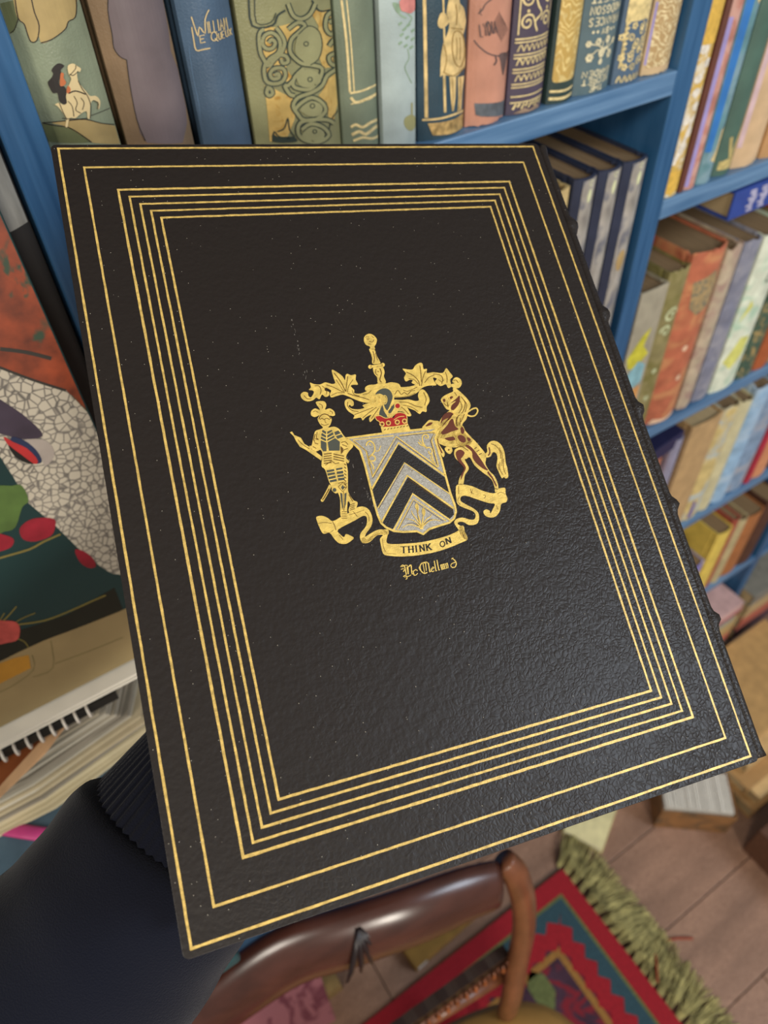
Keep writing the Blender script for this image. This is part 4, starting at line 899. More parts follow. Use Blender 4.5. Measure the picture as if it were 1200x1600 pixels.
# loose papers
rnd = random.Random(9)
NP = 26
G12 = 'loose sheets of the paper pile'
for i in range(NP):
    t = i/(NP-1); z = zf - .004 - .0038*i
    jx = rnd.uniform(-6, 6)
    e1 = (-110, 1240 + 120*t); e2 = (118 + 150*t + jx, 1112 + 10*t); e3 = (150+130*t, 1010); e4 = (-110, 1080)
    mid = ((e1[0]+e2[0])/2 + 6*sin(i*1.3), (e1[1]+e2[1])/2 + 16*t + 5*rnd.random())
    pile = thing('paper_sheet', ('topmost' if i == 0 else 'lowest' if i == NP-1 else 'middle') + ' yellowed sheet' + (' of the sagging paper pile beside the dark sleeve' if i in (0, NP-1) else ' among many alike in the sagging paper pile beside the dark sleeve'), 'paper', (-.12, -.1, z), (0, 0, 0), G12)
    col_ = ['#a39c8c', '#8f8673', '#b5ad9a', '#7d7566', '#a89a7c'][rnd.randrange(5)]
    if t > .85: col_ = '#b0a382'
    zpoly('sheet', [e1, mid, e2, e3, e4], z, .0031 if i % 3 else .0022, mat('paper ' + col_, col_, rough=.85, var=.10, vscale=25), pile)
zb_ = zf - .004 - .0038*NP
flat_book('grey blue book at the bottom of the paper pile on the teal cloth', -.42, -.05, -.135, -.03, 1.1003, zb_ - .0005, '#3d5260', rz=R(0))
sr = bmesh.new(); tube(sr, [at_z(-60, 1285, zb_+.001), at_z(0, 1293, zb_+.002), at_z(35, 1299, zb_+.002), at_z(85, 1306, zb_+.001)], [(.0055, .0016)]*4, 8)
tag(obj('ribbon', sr, mat('magenta ribbon', '#a8326a', rough=.5), smooth=True), 'magenta pink ribbon lying on the teal cloth beside the sleeve', 'ribbon')

# ------------------------------------------------------------------ the leather book
BO = Vector((.11982, -.24593, 1.49793))
U = Vector((.96167, -.22564, -.15582)).normalized(); V = Vector((-.27305, -.84024, -.46845)); V = (V - U*V.dot(U)).normalized(); Nn = V.cross(U)
BMX = Matrix(((U.x, -V.x, Nn.x), (U.y, -V.y, Nn.y), (U.z, -V.z, Nn.z))).to_4x4(); BMX.translation = BO
bk = thing('leather_book', 'large black leather book with gilt border lines and coat of arms, held in the hand', 'book')
bk.matrix_world = BMX
def L2W(x, y, z): return BMX @ Vector((x, y, z))
def rrect(x0, x1, y0, y1, r, n=5):
    out = []
    for cx, cy, a in ((x1-r, y1-r, 0), (x0+r, y1-r, 90), (x0+r, y0+r, 180), (x1-r, y0+r, 270)):
        for i in range(n): out.append((cx + r*cos(R(a + 90*i/(n-1))), cy + r*sin(R(a + 90*i/(n-1)))))
    return out
def board(name, z0, z1):
    bm = bmesh.new(); prism(bm, rrect(-.1143, .1150, -.1537, .1530, .0022), z0, z1)
    return obj(name, bm, LEATHER, bk, bevel=.0009)
front = board('front_board', -.0036, 0)
back = board('rear_board', -.0345, -.0309)
bm = bmesh.new(); prism(bm, rrect(-.1105, .1150, -.1500, .1492, .001), -.0308, -.0037); obj('page_block', bm, mat('gilt page edges', '#b59545', rough=.4, metal=.4, var=.2, vscale=5, stretch=(2, 2, 600)), bk)
# spine with five raised bands
bm = bmesh.new(); rows = []
prof = [(.1152, -.0012), (.1172, -.0006), (.1192, -.0010), (.1218, -.0040), (.1243, -.0095), (.1252, -.0172), (.1243, -.0250), (.1218, -.0305), (.1192, -.0335), (.1172, -.0339), (.1152, -.0333), (.1152, -.0300), (.1152, -.0045)]
BANDS = [.106, .0555, .0050, -.0425, -.095]
NY = 150
for i in range(NY+1):
    y = -.1530 + .3055*i/NY
    g = sum(math.exp(-((y-b_)/.0024)**2) for b_ in BANDS)
    ends = max(math.exp(-((y+.1530)/.0022)**2), math.exp(-((y-.1525)/.0022)**2))
    row = []
    for k, (x, z) in enumerate(prof):
        w_ = 1 if 2 <= k <= 8 else .0
        row.append(bm.verts.new((x + w_*(g*.0028 + ends*.0008), y, z + (.0006*g if k in (1, 2) else 0))))
    rows.append(row)
m_ = len(prof)
for a, b in zip(rows, rows[1:]):
    for k in range(m_): bm.faces.new((a[k], a[(k+1) % m_], b[(k+1) % m_], b[k]))
bm.faces.new(rows[0]); bm.faces.new(rows[-1])
obj('spine', bm, LEATHER, bk, smooth=True)

# gilt border lines
def BL(x, y, h): return Vector((x, y, .00005*h))
bm = bmesh.new(); rnd = random.Random(2)
for hw_, hh_, w_ in ((.1115, .1510, .00088), (.1028, .1415, .00085), (.0912, .1302, .00098), (.0873, .1267, .00085), (.0836, .1230, .00085), (.0799, .1195, .00085), (.0764, .1160, .00090)):
    cs = [(-hw_, -hh_), (hw_, -hh_), (hw_, hh_), (-hw_, hh_)]
    for a, b in zip(cs, cs[1:] + cs[:1]):
        n = 70; hz = a[1] == b[1]; L_, R2 = [], []
        for i in range(n+1):
            x = a[0] + (b[0]-a[0])*i/n; y = a[1] + (b[1]-a[1])*i/n; q1 = w_/2*(1+rnd.uniform(-.16, .16)); q2_ = w_/2*(1+rnd.uniform(-.16, .16))
            ox = oy = 0
            if hz: L_.append(bm.verts.new(BL(x, y+q1, 1))); R2.append(bm.verts.new(BL(x, y-q2_, 1)))
            else: L_.append(bm.verts.new(BL(x+q1, y, 1))); R2.append(bm.verts.new(BL(x-q2_, y, 1)))
        for i in range(n): bm.faces.new((L_[i], L_[i+1], R2[i+1], R2[i]))
    for x, y in cs:
        bm.faces.new([bm.verts.new(BL(x + a*w_/2, y + b*w_/2, 1.02)) for a, b in ((-1, -1), (1, -1), (1, 1), (-1, 1))])
obj('gilt_border_lines', bm, GOLDL, front)

# coat of arms, drawn on the board plane
def epx(x, y, h=1.0):
    p = on_plane(x, y, Nn, BO) - BO
    return Vector((p.dot(U), -p.dot(V), .00006*h))
class Art:
    def __init__(s, cv): s.cv = cv
    def pl(s, x, y, h): return epx(*s.cv((x, y)), h)
    def make(s, name, m, items, h=1, bm=None):
        own = bm is None; bm = bm or bmesh.new()
        for it in items:
            pts = P(it[1]) if isinstance(it[1], str) else it[1]
            if it[0] == 'f': fill(bm, smooth_line(pts, 3, True), s.pl, h)
            elif it[0] == 'F': fill(bm, pts, s.pl, h)
            elif it[0] == 's': stroke(bm, pts, it[2], s.pl, h)
            elif it[0] == 'l': stroke(bm, pts, it[2], s.pl, h, smooth=0)
            elif it[0] == 'c': stroke(bm, pts, it[2], s.pl, h, closed=True)
        if own: return obj(name, bm, m, front)
        return bm
cA, cB, cK, cH, cS, cM = Art(crop(460, 510, 6)), Art(crop(620, 510, 6)), Art(crop(440, 620, 6.6667)), Art(crop(660, 640, 7.2727)), Art(crop(540, 660, 6.6667)), Art(crop(570, 790, 6.6667))

# shield
SHP = '5,168 250,135 500,103 760,78 985,52 960,100 930,165 965,290 1000,400 1040,560 1090,740 1135,860 1148,930 1130,1000 1080,1045 980,1075 870,1112 808,1166 740,1135 600,1142 500,1132 420,1095 370,1050 335,970 300,850 265,700 200,440 150,290 90,230'
cS.make('shield_field', SILV, [('F', SHP)], 1)
cS.make('shield_chevrons', mat('black leather chevron', '#1f1a16', rough=.5, var=.15, vscale=300, bump=.4, bscale=1500), [('F', '550,232 1032,572 1085,748 612,420 330,892 275,700'), ('F', '650,568 1120,905 1128,962 1078,1012 697,745 490,1112 440,1108 378,1050')], 2)
cS.make('shield_gold_edges', GOLD, [('l', P(SHP) + [P(SHP)[0]], 22), ('l', '268,702 550,213 1034,556', 20), ('l', '285,560 525,148 962,468', 14), ('l', '335,892 612,422 1092,752', 12), ('l', '372,1045 640,555 1122,896', 20),
    ('l', '500,1122 697,745 1090,1022', 18), ('l', '540,1118 705,800 1045,1026', 12), ('l', '75,185 212,298 283,572', 12), ('l', '75,185 300,160 500,140', 10), ('l', '560,138 750,115 935,92 895,190 968,462', 12),
    ('s', '215,245 222,215 250,195 285,215 303,260 300,300 275,335 240,365', 14), ('s', '240,235 250,225 262,245', 9), ('s', '240,365 270,345 300,355 308,385 290,405 265,400', 13), ('s', '240,380 265,420 285,450 292,490', 13), ('s', '235,410 245,440 270,490', 9), ('s', '310,300 345,295 365,245', 8),
    ('s', '855,170 858,140 830,125 800,145 800,190 815,230 840,265', 13), ('s', '820,150 840,160 835,175', 8), ('s', '755,205 780,235 810,245 840,265', 12), ('s', '765,180 790,215 810,240', 8), ('s', '835,270 870,262 900,290 895,325 870,325 865,300', 13), ('s', '895,330 905,370 915,405 935,435', 13), ('s', '880,350 890,385 905,410', 8),
    ], 3)
cS.make('shield_plant', GOLD, [('s', '790,1095 770,1020 748,940 740,850', (14, 9)), ('f', '740,840 760,880 755,930 735,910 722,870'), ('s', '785,1080 740,1010 700,960 685,920', (12, 6)), ('s', '795,1080 805,1000 815,930 808,890', (12, 6)), ('f', '808,885 828,925 822,975 800,960 795,920'), ('s', '800,1075 840,1010 880,985 895,960', (12, 6)), ('s', '805,1085 860,1035 920,1015 985,1028', (12, 6)), ('s', '780,1090 720,1030 660,1010 640,1005', (10, 5)), ('s', '785,1100 700,1070 640,1070 590,1100', (12, 6)), ('f', '770,1110 790,1060 810,1110')], 4)
cS.make('shield_engraving', DARKF, [('s', '770,1075 755,1000 745,900', 4), ('s', '810,1070 865,1020 900,1010', 4), ('s', '760,1080 700,1050 640,1055', 4), ('l', '283,588 535,170 955,480', 4), ('l', '345,905 612,450 700,510', 4), ('l', '650,590 900,765 1115,915', 4), ('l', '85,197 222,305 280,560', 4), ('l', '560,150 925,108 882,190 950,440', 4), ('l', '553,1112 708,822 1020,1032', 4)], 4)

# mantling, crest, helmet
mant = [('f', '350,408 400,430 450,468 474,505 480,460 497,445 530,458 575,452 574,500 596,545 550,548 528,560 562,598 562,625 620,630 690,600 720,560 760,590 760,700 700,718 620,705 560,682 500,655 450,640 400,652 345,667 332,635 345,605 325,588 290,575 285,602 325,615 322,650 290,662 258,640 235,684 205,668 175,692 120,704 75,682 58,642 85,615 125,622 130,650 155,666 182,622 172,602 135,595 155,570 145,528 180,540 240,545 290,525 350,540 382,530 366,480'),
    ('f', '480,690 515,680 550,700 556,738 532,750 522,735 508,750 540,772 600,778 655,765 638,742 690,722 760,720 830,740 800,800 770,840 740,870 710,897 700,862 722,828 670,852 640,882 620,855 553,866 562,835 510,800 480,760 470,720')]
cA.make('mantling', GOLD, mant, 1)
mbm = bmesh.new()
cB.make('', None, [('f', '-60,575 60,570 130,562 172,548 138,530 150,505 122,500 85,517 68,480 85,440 53,398 110,405 150,402 170,370 210,343 240,350 250,400 282,398 280,438 340,430 430,437 462,392 495,430 524,470 500,500 510,562 480,577 458,542 410,560 358,522 375,490 340,482 350,515 370,552 300,555 240,575 190,622 110,657 0,668 -60,650'),
    ('f', '-60,690 50,690 110,685 170,700 207,692 198,650 215,602 250,593 290,640 307,700 280,752 277,802 240,797 213,822 170,790 120,770 98,762 137,832 100,842 60,802 0,790 -50,740'), ('f', '520,520 535,488 565,478 600,500 608,540 585,575 545,580 505,560 515,540 540,535')], 1, mbm)
o = obj('mantling', mbm, GOLD, front)
cA.make('mantling_engraving', DARKF, [('s', '372,440 420,500 455,560 478,612', 7), ('s', '500,470 490,540 482,610', 6), ('s', '390,500 430,560 465,615', 4), ('s', '550,500 510,560 495,620', 4), ('s', '300,550 360,570 420,600 470,625', 5), ('s', '345,650 400,625 450,625', 4), ('s', '190,560 230,560 250,600 240,640', 5), ('s', '260,560 300,600 300,640', 4), ('s', '90,650 120,680 160,680', 5), ('s', '500,630 560,650 640,670 700,690', 6), ('s', '540,600 560,640 610,655', 4), ('s', '640,640 690,630 720,600', 4),
    ('s', '500,710 500,750 540,790 600,800', 5), ('s', '560,830 640,800 740,760', 5), ('s', '640,860 700,810 770,760', 5), ('s', '720,870 760,810 790,770', 5), ('s', '940,640 970,600 1000,640 1030,620 1060,640 1090,610 1130,600', 5), ('s', '940,660 1000,665 1080,650 1130,630', 4)], 3)
cB.make('mantling_engraving', DARKF, [('s', '90,430 150,460 200,510 215,560', 6), ('s', '215,370 225,440 230,520', 6), ('s', '270,420 245,480 230,560', 5), ('s', '110,490 160,500 200,540', 4), ('s', '350,460 300,480 260,530', 5), ('s', '340,450 400,455 430,490 420,540', 5), ('s', '455,430 470,480 470,530', 5), ('s', '390,500 420,520 440,505', 4), ('s', '530,510 555,505 575,530', 5), ('s', '20,710 100,715 180,750 240,760', 5), ('s', '250,620 275,680 260,740', 5), ('s', '60,740 140,760 200,800', 4), ('s', '20,740 70,780 110,825', 5), ('s', '60,600 100,610 150,590 190,570', 5)], 3)
cA.make('crest_dagger', GOLD, [('f', '655,100 680,76 705,70 738,82 772,120 765,165 750,190 755,215 715,218 705,190 672,175 652,140'), ('f', '700,212 748,215 770,275 802,330 798,352 732,352 728,300 715,255'), ('s', '710,378 770,372 830,362', 24), ('F', ngon(710, 380, 19)), ('F', ngon(828, 362, 19)), ('f', '738,385 780,372 825,378 845,430 838,470 856,528 785,540 775,480 745,440')], 2)
cA.make('crest_engraving', DARKF, [('s', '735,235 750,290 742,345', 7), ('s', '755,250 780,320', 5), ('c', ngon(688, 118, 9, 8), 4), ('s', '700,140 730,150 745,125', 5), ('s', '665,110 680,95 700,100', 4), ('s', '720,90 745,110', 4), ('s', '690,165 720,170', 4), ('s', '765,400 760,440 780,460', 6), ('s', '800,395 815,440 800,500 815,525', 9), ('s', '775,420 795,430', 5)], 3)
cA.make('torse', GOLD, [('f', '664,572 700,550 760,545 800,528 860,535 900,525 960,532 985,548 992,580 930,585 850,570 760,590 700,602 666,602')], 2)
cA.make('helmet', GOLD, [('f', '705,700 700,640 735,598 800,572 862,568 915,598 935,680 905,760 880,800 890,850 800,848 775,800 810,742 740,742 712,728'), ('f', '880,820 930,735 945,700 1000,720 1000,760 960,810 900,860')], 2)
cA.make('helmet_enamel', GREYF, [('f', '757,640 790,600 845,582 895,602 920,660 903,720 872,788 848,762 838,730 866,700 850,660 800,632'), ('f', '795,838 800,790 828,738 836,790 872,852 830,850'), ('f', '880,805 928,735 942,745 905,812')], 3)
cA.make('helmet_visor', GOLD, [('c', ngon(x, 688+(x-740)*.02, 22, 12, 40), 9) for x in (738, 778, 815, 845)] + [('s', '830,735 850,790 880,800', 14)], 4)
cA.make('ruby', RED, [('F', ngon(966, 748, 22))], 5)
cA.make('ruby_setting', GOLD, [('F', ngon(968, 746, 34, 18, 38))], 4)
cA.make('coronet_cap', RED, [('f', '752,850 800,838 850,860 905,850 930,860 952,820 1000,812 1046,835 1052,880 1055,925 950,945 812,938 788,890')], 3)
cA.make('coronet_gold', GOLD, [('F', '808,945 930,940 1062,915 1085,968 1080,975 822,1002'), ('c', ngon(820, 918, 19), 10), ('c', ngon(880, 908, 19), 10), ('c', ngon(963, 900, 19), 10), ('c', ngon(1031, 890, 19), 10), ('s', '755,848 770,880 795,895 812,935', 7), ('s', '755,845 800,838 850,862 900,855', 7), ('s', '905,860 950,818 1000,810 1050,835 1055,915', 7), ('s', '930,880 980,850 1030,845', 6)], 4)
cA.make('coronet_pearls', DARKF, [('F', ngon(820, 920, 9)), ('F', ngon(880, 910, 9)), ('F', ngon(963, 902, 9)), ('F', ngon(1031, 892, 9))] + [('s', [(840+30*k, 975-5*k), (855+30*k, 965-5*k)], 7) for k in range(8)], 5)

# knight
cK.make('knight_figure', GOLD, [('f', '400,138 355,65 385,47 445,50 466,90 452,135 500,122 545,150 556,190 532,202 500,198 522,235 508,290 485,322 545,312 600,338 650,410 700,448 746,510 708,560 680,600 672,640 704,672 690,695 672,680 690,780 690,950 702,1010 748,1078 790,1100 776,1160 722,1222 696,1182 714,1122 690,1090 682,1190 692,1292 650,1288 612,1235 610,1080 588,1005 560,1008 522,975 520,942 492,880 452,760 415,720 425,600 405,555 375,565 345,572 300,540 290,510 312,508 330,430 350,360 400,340 430,322 398,285 374,232 395,192 350,212 308,195 308,150 350,122'),
    ('F', '85,372 108,362 132,400 200,428 236,490 300,530 425,628 412,665 250,552 190,522 150,462 125,412'), ('l', '508,922 470,1000 425,1080', 30), ('F', ngon(424, 1078, 17))], 2)
cK.make('knight_armour', GREYF, [('F', '408,455 465,478 468,568 432,570 408,530'), ('F', '480,475 555,432 606,470 604,562 492,564'), ('F', '426,345 462,366 462,392 420,368'), ('F', '418,378 462,405 462,430 412,405'), ('F', '410,415 462,440 462,465 408,440'), ('F', '475,366 520,345 530,358 475,392'), ('F', '475,404 532,370 540,395 475,430'), ('F', '475,442 545,405 552,425 475,462'),
    ('F', '548,370 590,352 615,382 560,402'), ('F', '565,412 622,392 640,420 582,440'), ('F', '468,768 545,755 550,775 472,790'), ('F', '475,800 552,788 556,808 480,825'), ('F', '485,838 560,822 565,845 492,862'), ('F', '498,872 570,858 575,880 505,895'), ('F', '566,748 632,738 634,755 568,768'), ('F', '574,782 640,772 642,800 576,806'), ('F', '580,818 646,808 650,832 582,840'), ('F', '586,850 655,842 656,868 590,875'),
    ('F', ngon(550, 972, 20)), ('F', '608,1000 632,1010 640,1150 632,1180 620,1100'), ('F', '655,1010 676,1000 668,1120 654,1170'), ('F', '618,950 636,920 656,948 636,972')], 3)
cK.make('knight_engraving', DARKF, [('s', '388,235 405,200 445,182 490,198 512,232', 9), ('s', '400,240 420,225 440,240 470,225 500,240', 6), ('s', '410,285 450,300 490,285', 5), ('s', '450,240 455,270 470,275', 4), ('s', '350,390 335,450 345,470', 8), ('s', '370,370 362,430 380,440', 6), ('l', '350,440 385,450', 6), ('l', '340,480 380,495', 6), ('l', '325,520 360,540', 6)]
    + [('l', [(440, 600+24*k), (520, 590+24*k)], 9) for k in range(5)] + [('l', [(540, 598+26*k), (650, 622+26*k)], 9) for k in range(3)] + [('l', [(455, 715), (520, 670), (560, 700), (600, 690)], 6)]
    + [('l', [(652, 700+34*k), (672, 715+34*k)], 8) for k in range(8)] + [('s', '590,905 640,890 680,905', 5), ('l', '590,940 636,895 680,940 636,992 590,940', 5), ('l', '645,990 648,1190', 5), ('s', '495,960 450,1040 432,1068', 10), ('s', '620,480 660,470 690,500', 6), ('s', '630,500 680,520', 6), ('s', '640,560 690,540', 7), ('s', '330,160 350,150 380,165', 5), ('s', '500,150 525,160 530,180', 5), ('s', '390,75 420,90 425,125', 5), ('s', '700,1020 740,1090', 7)]
    + [('l', [(712, 1130+18*k), (760, 1112+18*k)], 6) for k in range(4)] + [('l', [(625, 1200+22*k), (680, 1200+22*k)], 5) for k in range(4)] + [('s', '170,450 220,500 290,545', 5), ('F', '614,515 640,540 640,575 618,600')], 4)
# horse
hb = bmesh.new()
cB.make('', None, [('f', '412,690 432,660 480,632 526,612 524,582 545,575 562,588 600,620 660,680 692,740 668,800 652,868 612,925 650,990 712,1068 640,1130 480,1130 372,1080 368,1010 300,1000 395,940 388,915 440,830 492,790 462,775 430,725'), ('f', '238,955 270,910 305,878 350,885 392,890 402,935 330,962')], 2, hb)
cH.make('', None, [('f', '430,180 462,190 502,270 590,350 660,430 712,500 722,560 716,620 762,700 812,750 852,830 862,912 825,938 818,880 780,790 680,712 590,632 540,545 500,560 480,572 522,650 520,690 482,745 472,810 458,855 410,852 420,780 468,690 460,640 380,560 358,500 372,450 420,428 380,415 335,432 342,470 312,506 270,482 252,440 290,418 340,420 400,395 290,385 240,335 175,330 192,400 252,495 236,542 208,500 180,430 150,340 170,260 190,180 300,90 420,90'),
    ('f', '700,512 735,480 732,410 770,365 830,358 890,398 930,480 945,600 962,660 968,700 975,765 945,785 925,768 900,780 862,700 840,640 852,560 838,500 800,485 775,530 740,545 712,542')], 2, hb)
obj('horse_figure', hb, GOLD, front)
cH.make('horse_coat', BROWNF, [('f', '545,420 600,480 665,570 715,650 745,690 700,680 620,620 570,550 560,480 490,420 500,400'), ('f', '378,490 430,456 478,490 458,535 436,570 492,655 470,720 436,800 440,740 472,665 400,580'), ('F', '745,700 795,765 845,865 835,880 790,790 735,720'), ('f', '250,330 300,315 350,310 372,335 360,350 300,355'), ('f', '400,305 440,290 480,315 492,360 460,378 418,352'), ('F', '165,330 176,335 185,400 228,490 215,500 176,410'), ('f', '430,215 455,200 475,240 465,275 440,268'), ('f', '505,320 535,325 550,350 520,362'), ('s', '755,430 765,490 745,525', 14), ('f', '225,200 300,90 345,50 310,110 250,150')], 3)
cB.make('horse_coat', BROWNF, [('f', '415,995 470,930 500,880 525,870 545,935 578,965 520,985 440,1015'), ('f', '430,840 480,805 530,820 500,850 440,880 410,915'), ('f', '505,720 555,680 588,650 585,720 545,775 520,790 505,770 515,740 555,700'), ('f', '430,688 448,680 455,700 440,712'), ('f', '485,672 515,655 525,668 495,690'), ('f', '268,938 300,905 335,905 310,930')], 3)
cB.make('horse_engraving', DARKF, [('s', '600,660 640,720 620,800 560,860 555,920', 6), ('s', '625,690 655,740 630,830 600,900', 5), ('s', '590,700 610,760 570,830', 5), ('s', '570,850 560,900 565,940', 5), ('s', '600,860 590,920', 5), ('s', '470,700 480,760', 6), ('s', '540,620 560,650', 5), ('s', '440,720 465,745 490,740', 5)], 4)
cH.make('horse_engraving', DARKF, [('s', '780,390 840,420 880,480 890,560', 6), ('s', '870,430 905,520 900,640', 5), ('s', '880,600 880,680 910,740', 5), ('s', '920,560 920,660 945,740', 5), ('s', '860,620 870,690', 5), ('l', '590,450 615,430', 8), ('l', '615,480 645,462', 8), ('l', '640,515 672,500', 8), ('s', '380,440 440,420 520,470', 6), ('s', '500,390 560,360', 6), ('F', ngon(298, 460, 9))], 4)
cB.make('horse_reins', GOLD, [('s', '515,790 545,815 600,825 660,805 710,775 745,770 756,800 730,838 690,845 655,832', 14), ('l', '440,720 545,680', 9), ('l', '475,640 500,700', 9)], 5)
cH.make('horse_hoofs', DARKF, [('l', '420,850 455,852', 6), ('l', '822,900 858,905', 6)], 4)

# motto scroll
sb = bmesh.new()
cK.make('', None, [('f', '362,1252 420,1240 480,1262 532,1296 620,1250 700,1210 780,1156 850,1144 912,1180 946,1270 932,1350 882,1420 868,1470 900,1482 980,1405 1062,1384 1110,1385 1105,1440 1000,1440 920,1512 850,1524 818,1480 824,1420 880,1345 888,1262 850,1240 760,1290 590,1382 610,1432 650,1462 668,1430 712,1444 752,1470 722,1502 670,1532 600,1526 550,1482 500,1418 434,1427 398,1370 370,1300')], 1, sb)
cM.make('', None, [('f', '-30,340 10,322 60,290 125,256 190,250 238,285 232,330 226,378 262,400 400,398 600,380 800,333 920,290 988,248 980,222 1028,212 1040,270 1070,350 1000,388 900,430 750,480 560,517 400,530 262,524 192,502 165,400 158,348 180,318 200,295 150,300 100,330 50,375 0,390 -30,385')], 1, sb)
cH.make('', None, [('f', '380,880 412,850 440,848 560,870 680,922 800,952 852,930 862,900 922,888 942,900 946,960 966,1010 950,1052 896,1072 880,1150 832,1215 760,1226 708,1200 693,1158 722,1135 762,1148 772,1180 800,1130 822,1072 750,1062 620,1020 500,980 440,990 436,1040 500,1080 590,1130 636,1180 642,1252 610,1302 530,1312 470,1280 420,1276 398,1296 430,1320 466,1330 474,1372 512,1452 500,1482 440,1440 420,1380 372,1312 362,1270 400,1238 460,1228 540,1250 592,1245 602,1190 560,1150 420,1092 386,1022')], 1, sb)
obj('motto_scroll', sb, GOLD, front)
cK.make('scroll_engraving', DARKF, [('s', '530,1300 555,1350 565,1390', 6), ('s', '440,1410 500,1415 540,1390', 4), ('s', '380,1320 450,1310 520,1320', 4), ('s', '700,1230 760,1215 860,1180', 4), ('s', '870,1200 905,1240 910,1300', 5), ('s', '740,1190 790,1250', 5), ('s', '600,1440 640,1490', 5)], 2)
cM.make('scroll_engraving', DARKF, [('s', '185,345 190,420 215,480', 4), ('l', '985,255 1000,300', 4), ('l', '1005,250 1030,330', 4), ('l', '1025,300 1040,350', 4), ('s', '230,500 320,505', 3)], 2)
cH.make('scroll_engraving', DARKF, [('s', '410,870 412,960', 5), ('s', '545,900 560,960', 5), ('s', '570,910 560,940 580,960', 4), ('s', '690,970 720,980 700,1010', 5), ('s', '850,960 890,940 940,960', 4), ('s', '420,990 400,1040 430,1080', 5), ('s', '840,1090 860,1140', 5)], 2)
# motto lettering
tbm = bmesh.new()
def let(ch, x, y, ang, hgt, wid):
    ux = (cos(ang), sin(ang)); uy = (sin(ang)*hgt, -cos(ang)*hgt)
    F = FONT[ch]
    for st in F:
        pts = [(x + ux[0]*a*wid + uy[0]*b, y + ux[1]*a*wid + uy[1]*b) for a, b in st]
        for p, q in zip(pts, pts[1:]):
            vert = abs((q[0]-p[0])*uy[0] + (q[1]-p[1])*uy[1]) > .55*hgt*math.hypot(q[0]-p[0], q[1]-p[1])
            stroke(tbm, [p, q], 14 if vert else 7, lambda a_, b_, h_: cM.pl(a_, b_, h_), 3, smooth=0)
        if ch not in 'O':
            for e in (pts[0], pts[-1]):
                stroke(tbm, [(e[0]-ux[0]*11, e[1]-ux[1]*11), (e[0]+ux[0]*11, e[1]+ux[1]*11)], 5, lambda a_, b_, h_: cM.pl(a_, b_, h_), 3, smooth=0)
for ch, x, y, a, w_ in (('T', 380, 496, -2, 52), ('H', 462, 492, -5, 42), ('I', 517, 487, -7, 44), ('N', 580, 480, -9, 44), ('K', 650, 470, -11, 46)):
    let(ch, x, y, R(a), 66, w_)
let('N', 858, 402, R(-17), 60, 44)
for p in (ngon(808, 402, 24, 16, 28),):
    stroke(tbm, p, 10, lambda a_, b_, h_: cM.pl(a_, b_, h_), 3, closed=True)
obj('motto_lettering', tbm, INK, front)
# name in blackletter
cM.make('name_lettering', GOLD, [('s', '372,640 395,620 420,650 400,690', 10), ('s', '375,665 405,655', 8), ('l', '415,640 432,720', 12), ('s', '385,640 440,622 455,700', 7), ('s', '400,740 425,725 440,755 425,768', 8), ('l', '440,640 452,715', 12), ('s', '455,640 480,620 488,700 500,715', 11), ('l', '500,680 512,725', 11), ('s', '505,685 530,668 548,680', 9), ('s', '510,728 535,722 550,705', 8), ('s', '410,745 460,735 480,722', 7),
    ('s', '640,600 600,598 575,630 585,680 620,708 650,695', 11), ('l', '605,605 622,700', 8), ('s', '575,625 565,650 580,680', 7), ('l', '630,590 640,680', 9), ('s', '590,598 640,588 655,600', 7), ('l', '660,598 676,690', 11), ('l', '672,694 690,684', 7), ('s', '700,650 690,668 704,690 722,678', 9), ('s', '698,665 718,650 708,640 695,655', 7), ('l', '722,575 740,680', 11), ('l', '750,566 770,672', 11), ('l', '738,684 752,674', 6), ('l', '768,676 782,668', 6),
    ('l', '790,622 802,662', 10), ('l', '806,615 816,660', 10), ('l', '822,612 832,655', 10), ('l', '786,620 830,608', 7), ('l', '840,605 852,650', 10), ('l', '858,602 868,645', 10), ('l', '838,608 862,598', 7), ('l', '796,668 870,648', 6), ('s', '905,548 935,570 952,600 940,640 915,645', 10), ('s', '945,590 905,605 895,630 915,648', 9), ('s', '900,560 920,545', 6)], 2)

# pale scuffs in the leather
scb = bmesh.new(); rnd = random.Random(8)
for (a, b) in (((455, 497), (478, 590)), ((520, 665), (590, 800))):
    for k in range(26):
        t = rnd.random(); x = a[0] + (b[0]-a[0])*t + rnd.gauss(0, 1.6); y = a[1] + (b[1]-a[1])*t
        stroke(scb, [(x, y), (x + rnd.uniform(-.5, 1.2), y + rnd.uniform(1, 4))], rnd.uniform(.3, .9), epx, .5, smooth=0)
obj('scuff_marks', scb, mat('scuffed pale leather', '#6e6860', rough=.7), front)

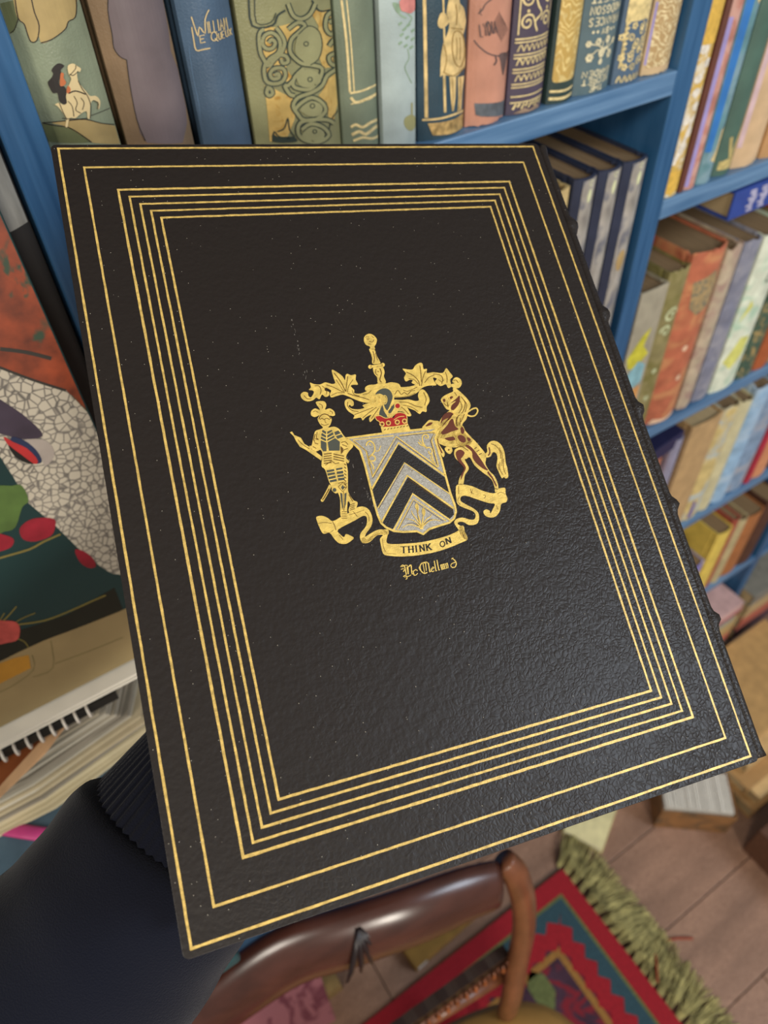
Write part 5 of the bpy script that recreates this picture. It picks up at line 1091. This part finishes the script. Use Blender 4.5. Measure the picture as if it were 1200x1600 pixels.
# ------------------------------------------------------------------ the person's arm
def off(px, py, d):                      # pixel ray met with a plane d behind the board
    return on_plane(px, py, Nn, BO - Nn*d)
SKIN = mat('skin', '#b98468', rough=.5, var=.08, vscale=40)
w0 = off(345, 1190, .070)
elbow = off(-150, 1800, .120); mid_ = off(120, 1500, .100)
joints = [elbow, mid_, w0]; rads = [.042, .036, .027]
def LP(x, y, z): return L2W(x, y, z)
me = bpy.data.meshes.new('person'); verts = [tuple(v) for v in joints]; edges = [(0, 1), (1, 2)]; rr_ = list(rads)
wl_ = BMX.inverted() @ w0
def addp(p, r, par):
    verts.append(tuple(LP(*p))); rr_.append(r); edges.append((par, len(verts)-1)); return len(verts)-1
pa = addp((wl_.x+.030, wl_.y+.022, -.058), .020, 2)
pb = addp((wl_.x+.060, wl_.y+.045, -.052), .018, pa)
for k, (dx, dy, ln) in enumerate(((.90, -.10, .92), (.85, .30, 1.0), (.65, .62, .95), (.38, .85, .80))):
    l = math.hypot(dx, dy); dx, dy = dx/l, dy/l
    bx_, by_ = wl_.x+.060 + (.018-.012*k)*.9, wl_.y+.045 + (-.026+.019*k)
    q = addp((bx_, by_, -.049), .0115, pb)
    q = addp((bx_+dx*.022*ln, by_+dy*.022*ln, -.046), .0098, q)
    q = addp((bx_+dx*.048*ln, by_+dy*.048*ln, -.0450), .0090, q)
    q = addp((bx_+dx*.070*ln, by_+dy*.070*ln, -.0440), .0080, q)
    q = addp((bx_+dx*.088*ln, by_+dy*.088*ln, -.0432), .0066, q)
q = addp((wl_.x+.010, wl_.y+.050, -.052), .013, pa)
q = addp((wl_.x+.000, wl_.y+.078, -.048), .0105, q)
q = addp((wl_.x-.004, wl_.y+.100, -.0450), .0090, q)
me.from_pydata(verts, edges, []); me.materials.append(SKIN)
body = bpy.data.objects.new('person', me); link(body)
md = body.modifiers.new('skin', 'SKIN'); md.use_smooth_shade = True
for i, sv in enumerate(me.skin_vertices[0].data): sv.radius = (rr_[i], rr_[i]); sv.use_root = (i == 0)
sd_ = body.modifiers.new('sub', 'SUBSURF'); sd_.levels = 2; sd_.render_levels = 2
tag(body, 'person in a navy knitted sweater sleeve, hand under the black leather book holding it up', 'person')

NVY = bpy.data.materials.new('navy knit'); NVY.use_nodes = True
nt = NVY.node_tree; b_ = nt.nodes['Principled BSDF']; b_.inputs['Base Color'].default_value = lin('#0b0e1b'); b_.inputs['Roughness'].default_value = .95; b_.inputs['Specular IOR Level'].default_value = .15
b_.inputs['Sheen Weight'].default_value = .12
tc = nt.nodes.new('ShaderNodeTexCoord'); nz = nt.nodes.new('ShaderNodeTexNoise'); nz.inputs['Scale'].default_value = 1500; nz.inputs['Detail'].default_value = 2
nt.links.new(tc.outputs['Object'], nz.inputs[0]); bp = nt.nodes.new('ShaderNodeBump'); bp.inputs['Strength'].default_value = .5; bp.inputs['Distance'].default_value = .0006
nt.links.new(nz.outputs[0], bp.inputs['Height']); nt.links.new(bp.outputs[0], b_.inputs['Normal'])
def path_(pts): return smooth_line([tuple(p) for p in pts], 8)
sp_ = path_([off(-170, 1830, .124), off(40, 1594, .108), off(158, 1472, .098), off(228, 1383, .090), off(284, 1303, .0850)])
nS = len(sp_); bm = bmesh.new()
def rad_at(t): return .0520 - .0065*t - (.0022*max(0, (t-.8)/.2)**2)
rs = [rad_at(i/(nS-1)) for i in range(nS)]; rs[-1] = .0405; rs[-2] = .0428
def folds(i, a):
    q = Vector(sp_[i])
    return .05*noise.noise(q*22 + Vector((cos(a), sin(a), 0))*1.3) + .016*sin(i*.75 + 1.5*sin(a*2))*max(0, i/nS-.2)
tube(bm, sp_, [(r, r) for r in rs], 48, up=Nn, ribs=folds)
slv = obj('sweater_sleeve', bm, NVY, body, smooth=True)
cA_, cB_ = off(262, 1330, .0862), off(350, 1190, .073)
sp2 = [cA_.lerp(cB_, i/17) for i in range(18)]
bm = bmesh.new(); n2 = len(sp2)
tube(bm, sp2, [(.0420 - .0088*(i/(n2-1)),)*2 for i in range(n2)], 240, up=Nn, ribs=lambda i, a: .013*cos(a*60))
obj('ribbed_cuff', bm, NVY, slv, smooth=True)
